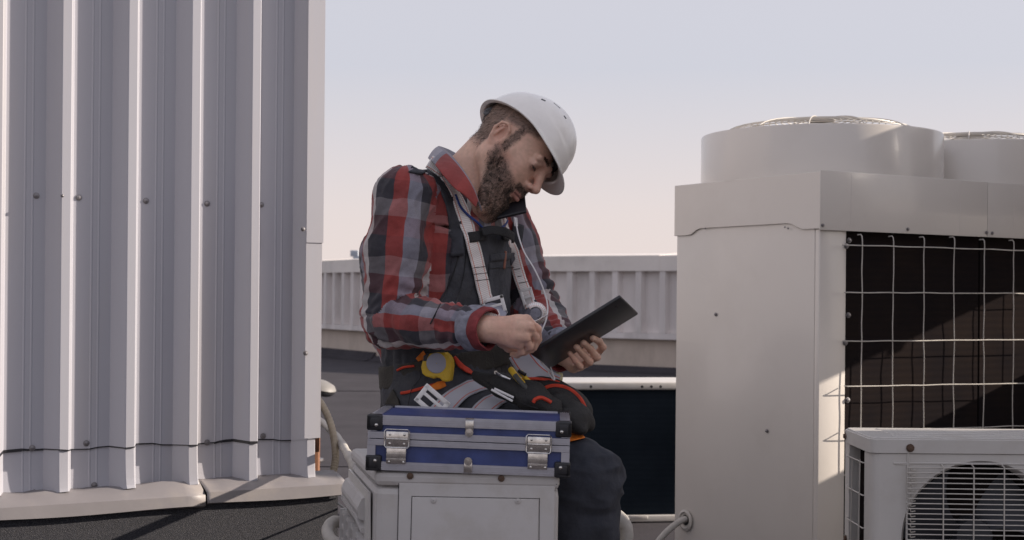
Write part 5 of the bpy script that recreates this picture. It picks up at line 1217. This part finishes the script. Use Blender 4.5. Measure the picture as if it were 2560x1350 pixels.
# thigh webbing
c_, n_ = drape([(1250, 952), (1215, 958), (1180, 966), (1145, 985), (1115, 1012), (1090, 1040), (1075, 1070)], 0, .012, bv2); leg1 = ribbon('leg_strap', c_, n_, [.030, .040, .046, .046], M['webgrey'], person, .0026)
c_, n_ = drape([(1292, 988), (1262, 990), (1232, 1002), (1205, 1024), (1185, 1052)], 0, .012, bv2); ribbon('leg_strap', c_, n_, [.034, .044, .046], M['webgrey'], person, .0026)
c_, n_ = drape([(1296, 880), (1312, 905), (1332, 928), (1360, 948), (1392, 962)], 0, .012, bv2, Y=3.12); ribbon('leg_strap', c_, n_, [.052, .054, .05, .045], M['webgrey'], person, .0026)
pc_ = P(1080, 1004, 3.03); frame_buckle('buckle', pc_, (.75, -.1, -.62), (.6, 0, .78), .058, .036, .0052, (.08,), leg1)
c_ = [P(1258, 990, 2.99), P(1232, 976, 2.99)]
mb = MB(); 
for dy in (0, 9): mb.tube([P(1228 + dy * .8, 974 - dy * .3, 3.0), P(1281 + dy * .3, 1003 - dy, 2.99)], .0026, 8)
mb.build('clip_bar', M['buckle'], leg1)
# ---- pouches
M['pouch'] = mat('black pouch nylon', (.022, .021, .021), .75, vary=.2, vscale=30, bump=.3, bscale=260)
G = SDF((-.10, 2.90, .58), (.24, 3.30, .86), .0034)
RX = lambda ang: A3([[math.cos(ang), 0, -math.sin(ang)], [0, 1, 0], [math.sin(ang), 0, math.cos(ang)]])
G.op(ell(pw(1402, 1003, 3.07), (.066, .045, .040), RX(.55)), .01)
G.op(cone(pw(1345, 975, 3.09), pw(1440, 1030, 3.07), .030, .034), .02)
v_, f_ = G.mesh(); p1 = mesh_obj('pouch', relax(v_ + vnormals(v_, f_) * (.002 * vnoise(v_, 40, 61))[:, None], f_, 1), f_, M['pouch'], belt, True)
tB = BVHTree.FromPolygons([tuple(v) for v in v_.tolist()], [tuple(q) for q in f_.tolist()])
cord('pouch_piping', [(1350, 978), (1372, 966), (1400, 965), (1428, 976), (1450, 996), (1462, 1018)], .0042, M['redpipe'], p1, .003, tB, Y=3.05)
cord('zip', [(1362, 992), (1392, 984), (1425, 998), (1455, 1022)], .0012, M['black'], p1, .001, tB, Y=3.04)
G = SDF((-.12, 2.88, .60), (.22, 3.30, .86), .0034)
for a, b, r1, r2 in (((1190, 940, 3.08), (1250, 962, 3.045), .012, .022), ((1250, 962, 3.045), (1330, 990, 3.01), .026, .031), ((1330, 990, 3.01), (1380, 1022, 3.0), .031, .024)): G.op(cone(pw(*a), pw(*b), r1, r2), .012)
v_, f_ = G.mesh(); p2 = mesh_obj('sheath', relax(v_ + vnormals(v_, f_) * (.0022 * vnoise(v_ * A3((1, 1, 2)), 35, 62))[:, None], f_, 1), f_, M['pouch'], belt, True)
tC = BVHTree.FromPolygons([tuple(v) for v in v_.tolist()], [tuple(q) for q in f_.tolist()])
cord('sheath_piping', [(1333, 1006), (1338, 998), (1352, 994), (1366, 999), (1378, 1006)], .0042, M['redpipe'], p2, .003, tC, Y=2.99)
cord('sheath_seam', [(1215, 955), (1260, 985), (1310, 1010), (1345, 1022)], .0012, M['black'], p2, .001, tC, Y=3.0)
cord('pouch_piping', [(1228, 944), (1262, 950), (1325, 947), (1362, 949), (1392, 955), (1407, 964)], .0036, M['redpipe'], p1, .004, None, Y=3.06)
G = SDF((.02, 2.90, .56), (.24, 3.24, .80), .0034)
G.op(cone(pw(1395, 1002, 3.03), pw(1440, 1046, 3.02), .020, .030), .012); G.op(cone(pw(1440, 1046, 3.02), pw(1462, 1056, 3.03), .030, .022), .012); G.op(cone(pw(1412, 1030, 3.0), pw(1455, 1072, 3.0), .012, .014), .01)
v_, f_ = G.mesh(); mesh_obj('glove_pouch', relax(v_ + vnormals(v_, f_) * (.004 * vnoise(v_, 38, 63))[:, None], f_, 1), f_, M['pouch'], belt, True)
# orange knee lining
def patch(name, quad, m, parent, off=.005, tree=None, nu=6, nv=5, Y=3.1):
    a, b, c, d = [Vector((*q, 0)) for q in quad]; rows = []
    for i in range(nv + 1):
        t = i / nv; rw = [a.lerp(d, t).lerp(b.lerp(c, t), k / nu) for k in range(nu + 1)]; rows.append([ray(v.x, v.y, tree, Y, off)[0] for v in rw])
    return grid_mesh(name, rows, m, parent, None, .003, 1)
patch('orange_lining', [(1405, 1066), (1436, 1076), (1464, 1101), (1405, 1112)], M['orange'], overalls, .006, bv2)
patch('thigh_pocket', [(1400, 1040), (1430, 1050), (1440, 1072), (1404, 1068)], M['char'], overalls, .006, bv2)
# rear pocket
c_, n_ = drape([(972, 990), (985, 1020), (990, 1050)], 0, .006, bv2); ribbon('pocket', c_, n_, .05, M['belt'], overalls, .004)
c_, n_ = drape([(1048, 925), (1050, 945), (1030, 970), (1022, 1000), (1016, 1040)], 0, .008, bv2); mb = MB(); mb.tube(c_, .0009, 5); mb.build('thin_cord', M['blackweb'], belt)

# ---- hard hat
M['hat'] = mat('white hard hat shell', (.82, .79, .75), .30, vary=.03, vscale=20, dirt=(.42, .38, .34), dscale=42, damt=.12, coat=.3)
HHR = HR @ rotm(.002, math.radians(-3.7), math.radians(-18)); HHO = HO + HHR @ A3((-.003, 0, .0374))
def hh(x, y, z): return Vector(HHO + HHR @ A3((x, y, z)))
NP, NR = 128, 30
def rimr(ph): 
    c, s = math.cos(ph), math.sin(ph); return 1 / math.sqrt((c / .1205) ** 2 + (s / .1010) ** 2)
def hat_point(ph, t):
    """t 0..1 from crown to rim line, 1..2 lip / peak"""
    c, s = math.cos(ph), math.sin(ph); R_ = rimr(ph); H = .122
    zr = .003 - .003 * abs(c)
    if t <= 1:
        a = t * PI / 2; rr = R_ * math.sin(a) ** .92; z = zr * t ** 3 + H * math.cos(a) ** .95 if t < 1 else zr
        x, y = rr * c, rr * s
        band = 1 / (1 + math.exp((abs(y) - .040) / .0025)) * (1 / (1 + math.exp((t - .80) / .03)))
        x *= 1 + .028 * band; y *= 1 + .028 * band; z += .0055 * band
        side = 1 / (1 + math.exp(-(t - .66 - .16 * c) / .010)); fl2 = .030 * side + .03 * max(0, t - .8); x *= 1 + fl2; y *= 1 + fl2
        return x, y, z
    u = t - 1; x0, y0, z0 = R_ * c * 1.036, R_ * s * 1.036, zr
    pk = max(0, c - .30) / .70; pk = pk * pk * (3 - 2 * pk)
    ext = .009 + .026 * pk; drop = .003 + .012 * pk
    return x0 + c * ext * u + .0 * u, y0 + s * (.010 + .006 * pk) * u, z0 - drop * u - .004 * pk * (u * u)
vs = [hh(0, 0, .122 + .0055)]; fs = []
ts = [i / NR for i in range(1, NR + 1)] + [1.2, 1.45, 1.7, 1.9, 2.0]
for t in ts:
    for k in range(NP): vs.append(hh(*hat_point(2 * PI * k / NP, t)))
for k in range(NP): fs.append((0, 1 + k, 1 + (k + 1) % NP))
for i in range(len(ts) - 1):
    for k in range(NP): fs.append((1 + i * NP + k, 1 + (i + 1) * NP + k, 1 + (i + 1) * NP + (k + 1) % NP, 1 + i * NP + (k + 1) % NP))
hat = mesh_obj('hard_hat', vs, fs, M['hat'], person, True); so = hat.modifiers.new('thick', 'SOLIDIFY'); so.thickness = .003; so.offset = -1
# vents along the crown, band and ratchet inside
htree = BVHTree.FromPolygons(vs, fs)
for (ax_, ay_), dir_, l_ in (((1358, 250), (12, 7), .011), ((1392, 264), (14, 17), .020), ((1412, 293), (6, 11), .009)):
    p_, n_ = ray(ax_, ay_, htree, off=.0); t_ = Vector((dir_[0], 0, -dir_[1])); t_ = (t_ - n_ * t_.dot(n_)).normalized(); s_ = t_.cross(n_).normalized()
    vt = MB(); vt.box(p_ - s_ * .004 - t_ * l_ / 2 - n_ * .002, t_ * l_, s_ * .008, n_ * .0025, .0008); vt.build('vent', M['black'], hat)
mb = MB(); n = 64; vv = []
for z_, k_ in ((.034, .87), (.022, .87), (.008, .86)):
    for k in range(n): ph = 2 * PI * k / n; r_ = rimr(ph) * k_; vv.append(hh(r_ * math.cos(ph) - .004, r_ * math.sin(ph), z_ - (.012 * max(0, -math.cos(ph)) ** 2)))
mb.add(vv, [(i * n + k, i * n + (k + 1) % n, (i + 1) * n + (k + 1) % n, (i + 1) * n + k) for i in range(2) for k in range(n)], True); hb_ = mb.build('headband', M['black'], hat); so = hb_.modifiers.new('t', 'SOLIDIFY'); so.thickness = .004; so.offset = 0
mb = MB(); mb.lathe(hh(-.088, -.046, -.014), Vector(HHR @ A3((-.45, -.88, -.1))), [(.013, 0), (.013, .007), (.011, .009), (.006, .009), (.004, .007), (.001, .007)], 20); mb.build('ratchet_knob', mat('dark grey plastic', (.05, .052, .06), .4), hat)
for ph in (-.6, -1.2, -1.9, -2.6, .6, 1.4, 2.2):
    mb = MB(); ps = [hh(rimr(ph) * .86 * math.cos(ph), rimr(ph) * .86 * math.sin(ph), .015), hh(rimr(ph) * .84 * math.cos(ph), rimr(ph) * .84 * math.sin(ph), .042), hh(rimr(ph) * .5 * math.cos(ph), rimr(ph) * .5 * math.sin(ph), .085)]
    mb.tube(spline(ps, 4), .004, 6); mb.build('suspension_strap', M['blackweb'], hat)

# ---- things held or hung
def tq(a, b, o): return Vector(tp(a, b, o))
tab = thing('tablet', 'black tablet held up in the left hand of the seated worker', 'tablet', tq(TLn / 2, TWd / 2, 0))
mb = MB(); mb.box(tq(0, 0, -.0085), Vector(ta) * TLn, Vector(tb) * TWd, Vector(tn) * .0085, .0032)
M['tab'] = mat('dark grey tablet shell', (.026, .026, .029), .33, vary=.15, vscale=30, dirt=(.06, .058, .055), dscale=40, damt=.4); mb.build('shell', M['tab'], tab)
mb = MB(); mb.box(tq(.006, .006, -.0091), Vector(ta) * (TLn - .012), Vector(tb) * (TWd - .012), Vector(tn) * .001); mb.build('screen', mat('dark glass screen', (.01, .01, .012), .08), tab)
mb = MB(); mb.lathe(tq(TLn - .022, .030, .0001), Vector(tn), [(.0035, 0), (.0035, .0006), (.001, .0006)], 14); mb.lathe(tq(TLn - .022, .040, .0001), Vector(tn), [(.0016, 0), (.0012, .0005), (.0003, .0005)], 10); mb.build('camera_lens', M['black'], tab)
sty = MB(); sty.tube([Vector(rh['i'][1]) + Vector((-.008, .012, .012)), tq(.010, .012, .0) + Vector((.0, .004, .004))], .0032, 8); sty.tube([tq(.010, .012, .0) + Vector((.0, .004, .004)), tq(.012, .014, -.007)], [.0026, .0006], 8)
tag(sty.build('stylus', M['buckle'], loc=T0), 'thin white stylus pinched in the right hand over the tablet edge', 'stylus')
# phone under the chin
ph = thing('phone', 'black phone clamped between the chin and shoulder of the worker', 'phone', P(1290, 522, 3.24))
e1 = Vector((.95, -.1, .22)).normalized(); e2 = (Vector((-.35, .80, .50))); e2 = (e2 - e1 * e2.dot(e1)).normalized(); e3 = e1.cross(e2)
o_ = P(1317, 534, 3.18) - e1 * .070
mb = MB(); mb.box(o_, e1 * .070, e2 * .14, e3 * .008, .003); mb.build('case', M['black'], ph); mb = MB(); mb.box(o_ + e1 * .004 + e2 * .005 - e3 * .0006, e1 * .062, e2 * .13, e3 * .001); mb.build('screen', M['tab'], ph)
cbp = [P(1286, 544, 3.165), P(1290, 560, 3.15), P(1296, 590, 3.12), P(1310, 630, 3.10), P(1335, 672, 3.08), P(1356, 718, 3.07), P(1368, 760, 3.06), P(1366, 795, 3.04), P(1352, 832, 3.02), P(1342, 860, 3.03), P(1350, 900, 3.08), P(1372, 925, 3.08), P(1384, 946, 3.04)]
cb_ = thing('charging_cable', 'white charging cable running down from the phone across the chest', 'cable', cbp[-1])
mb = MB(); mb.tube(spline(cbp, 8), .0017, 8); mb.build('wire', M['whitecord'], cb_); mb = MB(); mb.box(P(1283, 543, 3.166), (.009, 0, -.001), (0, .005, 0), (.002, 0, -.02), .0015); mb.build('plug', M['whitecord'], cb_)
mb = MB(); mb.tube(spline([P(1366, 918, 3.06), P(1374, 938, 3.04), P(1386, 950, 3.03), P(1380, 930, 3.04), P(1376, 918, 3.06)], 6), .0015, 6); mb.build('wire_loop', M['whitecord'], cb_)
# neck cord
c_, n_ = drape([(1138, 486), (1150, 515), (1170, 538), (1192, 555), (1208, 572)], 0, .016); mb = MB(); mb.tube(c_, .0028, 8); mb.build('neck_cord', M['bluecord'], harness)
c_, n_ = drape([(1268, 552), (1262, 562), (1252, 570)], 0, .016); mb = MB(); mb.tube(c_, .0028, 8); mb.build('neck_cord', M['bluecord'], hl2)
# tape measure on the belt
tm = thing('tape_measure', 'yellow tape measure with a grey disc clipped to the tool belt', 'tape measure', P(1090, 918, 3.07))
hit, _n = ray(1090, 918, bv2); ty_ = min(hit.y, 3.10) - .022
out_ = [(1056, 898), (1062, 888), (1075, 884), (1088, 882), (1102, 882), (1112, 881), (1122, 890), (1128, 902), (1129, 915), (1127, 935), (1124, 954), (1112, 955), (1104, 952), (1098, 946), (1090, 944), (1082, 947), (1072, 944), (1062, 941), (1054, 934), (1051, 918)]
TQ = lambda px, py, dy=0: P(px, py, ty_) + Vector((0, dy, 0))
mb = MB(); mb.prism([TQ(a, b) for a, b in out_], (.006, .026, 0)); mb.build('case', M['yellow'], tm, bev=.004)
mb = MB(); c = TQ(1091, 908, -.0002); n = Vector((.1, -1, 0)).normalized(); mb.lathe(c, n, [(.0225, -.002), (.0225, .0005), (.021, .0018), (.001, .0022)], 32); mb.build('disc', M['greydisc'], tm)
mb = MB(); mb.prism([TQ(a, b, -.001) for a, b in ((1057, 903), (1058, 890), (1066, 884), (1073, 886), (1068, 895), (1066, 903))], (0, .02, 0)); mb.build('lock_button', M['black'], tm, bev=.0015)
# pliers in the sheath
pl = thing('pliers', 'yellow and grey handled pliers standing in the belt sheath', 'pliers', P(1300, 940, 3.02))
mb = MB(); mb.tube(spline([P(1275, 922, 3.02), P(1282, 930, 3.01), P(1292, 944, 3.0), P(1312, 965, 3.0)], 5), [.004] + [.0068] * 14 + [.006], 10); mb.build('handle', M['yellow'], pl)
mb = MB(); mb.tube(spline([P(1287, 938, 2.998), P(1298, 952, 2.99), P(1316, 972, 2.99)], 5), .0058, 10); mb.build('grip', mat('grey rubber', (.06, .06, .055), .6), pl)
mb = MB(); mb.tube(spline([P(1302, 930, 3.03), P(1312, 944, 3.02), P(1326, 958, 3.02)], 5), .0052, 10); mb.build('handle', M['yellow'], pl)
mb = MB(); mb.tube([P(1296, 927, 3.02), P(1313, 937, 3.01)], .004, 8); mb.build('spring', M['black'], pl)
kt = MB(); kt.tube([P(1238, 932, 3.02), P(1256, 941, 3.01), P(1275, 948, 3.01)], .0028, 8); kt.lathe(P(1239, 931, 3.02), (0, -1, 0), [(.004, 0), (.004, .003), (.001, .003)], 12)
tag(kt.build('steel_tool', M['chrome'], loc=P(1256, 941, 3.01)), 'small shiny steel tool tip poking from the belt beside the pliers', 'tool')
jar = MB(); jar.lathe(P(1394, 956, 3.13), (.1, 0, 1), [(.010, 0), (.010, .018), (.008, .022), (.001, .023)], 16); tag(jar.build('torch', mat('cream plastic', (.45, .42, .25), .4), loc=P(1394, 956, 3.13)), 'small cream capped torch behind the red piped pouch', 'torch')
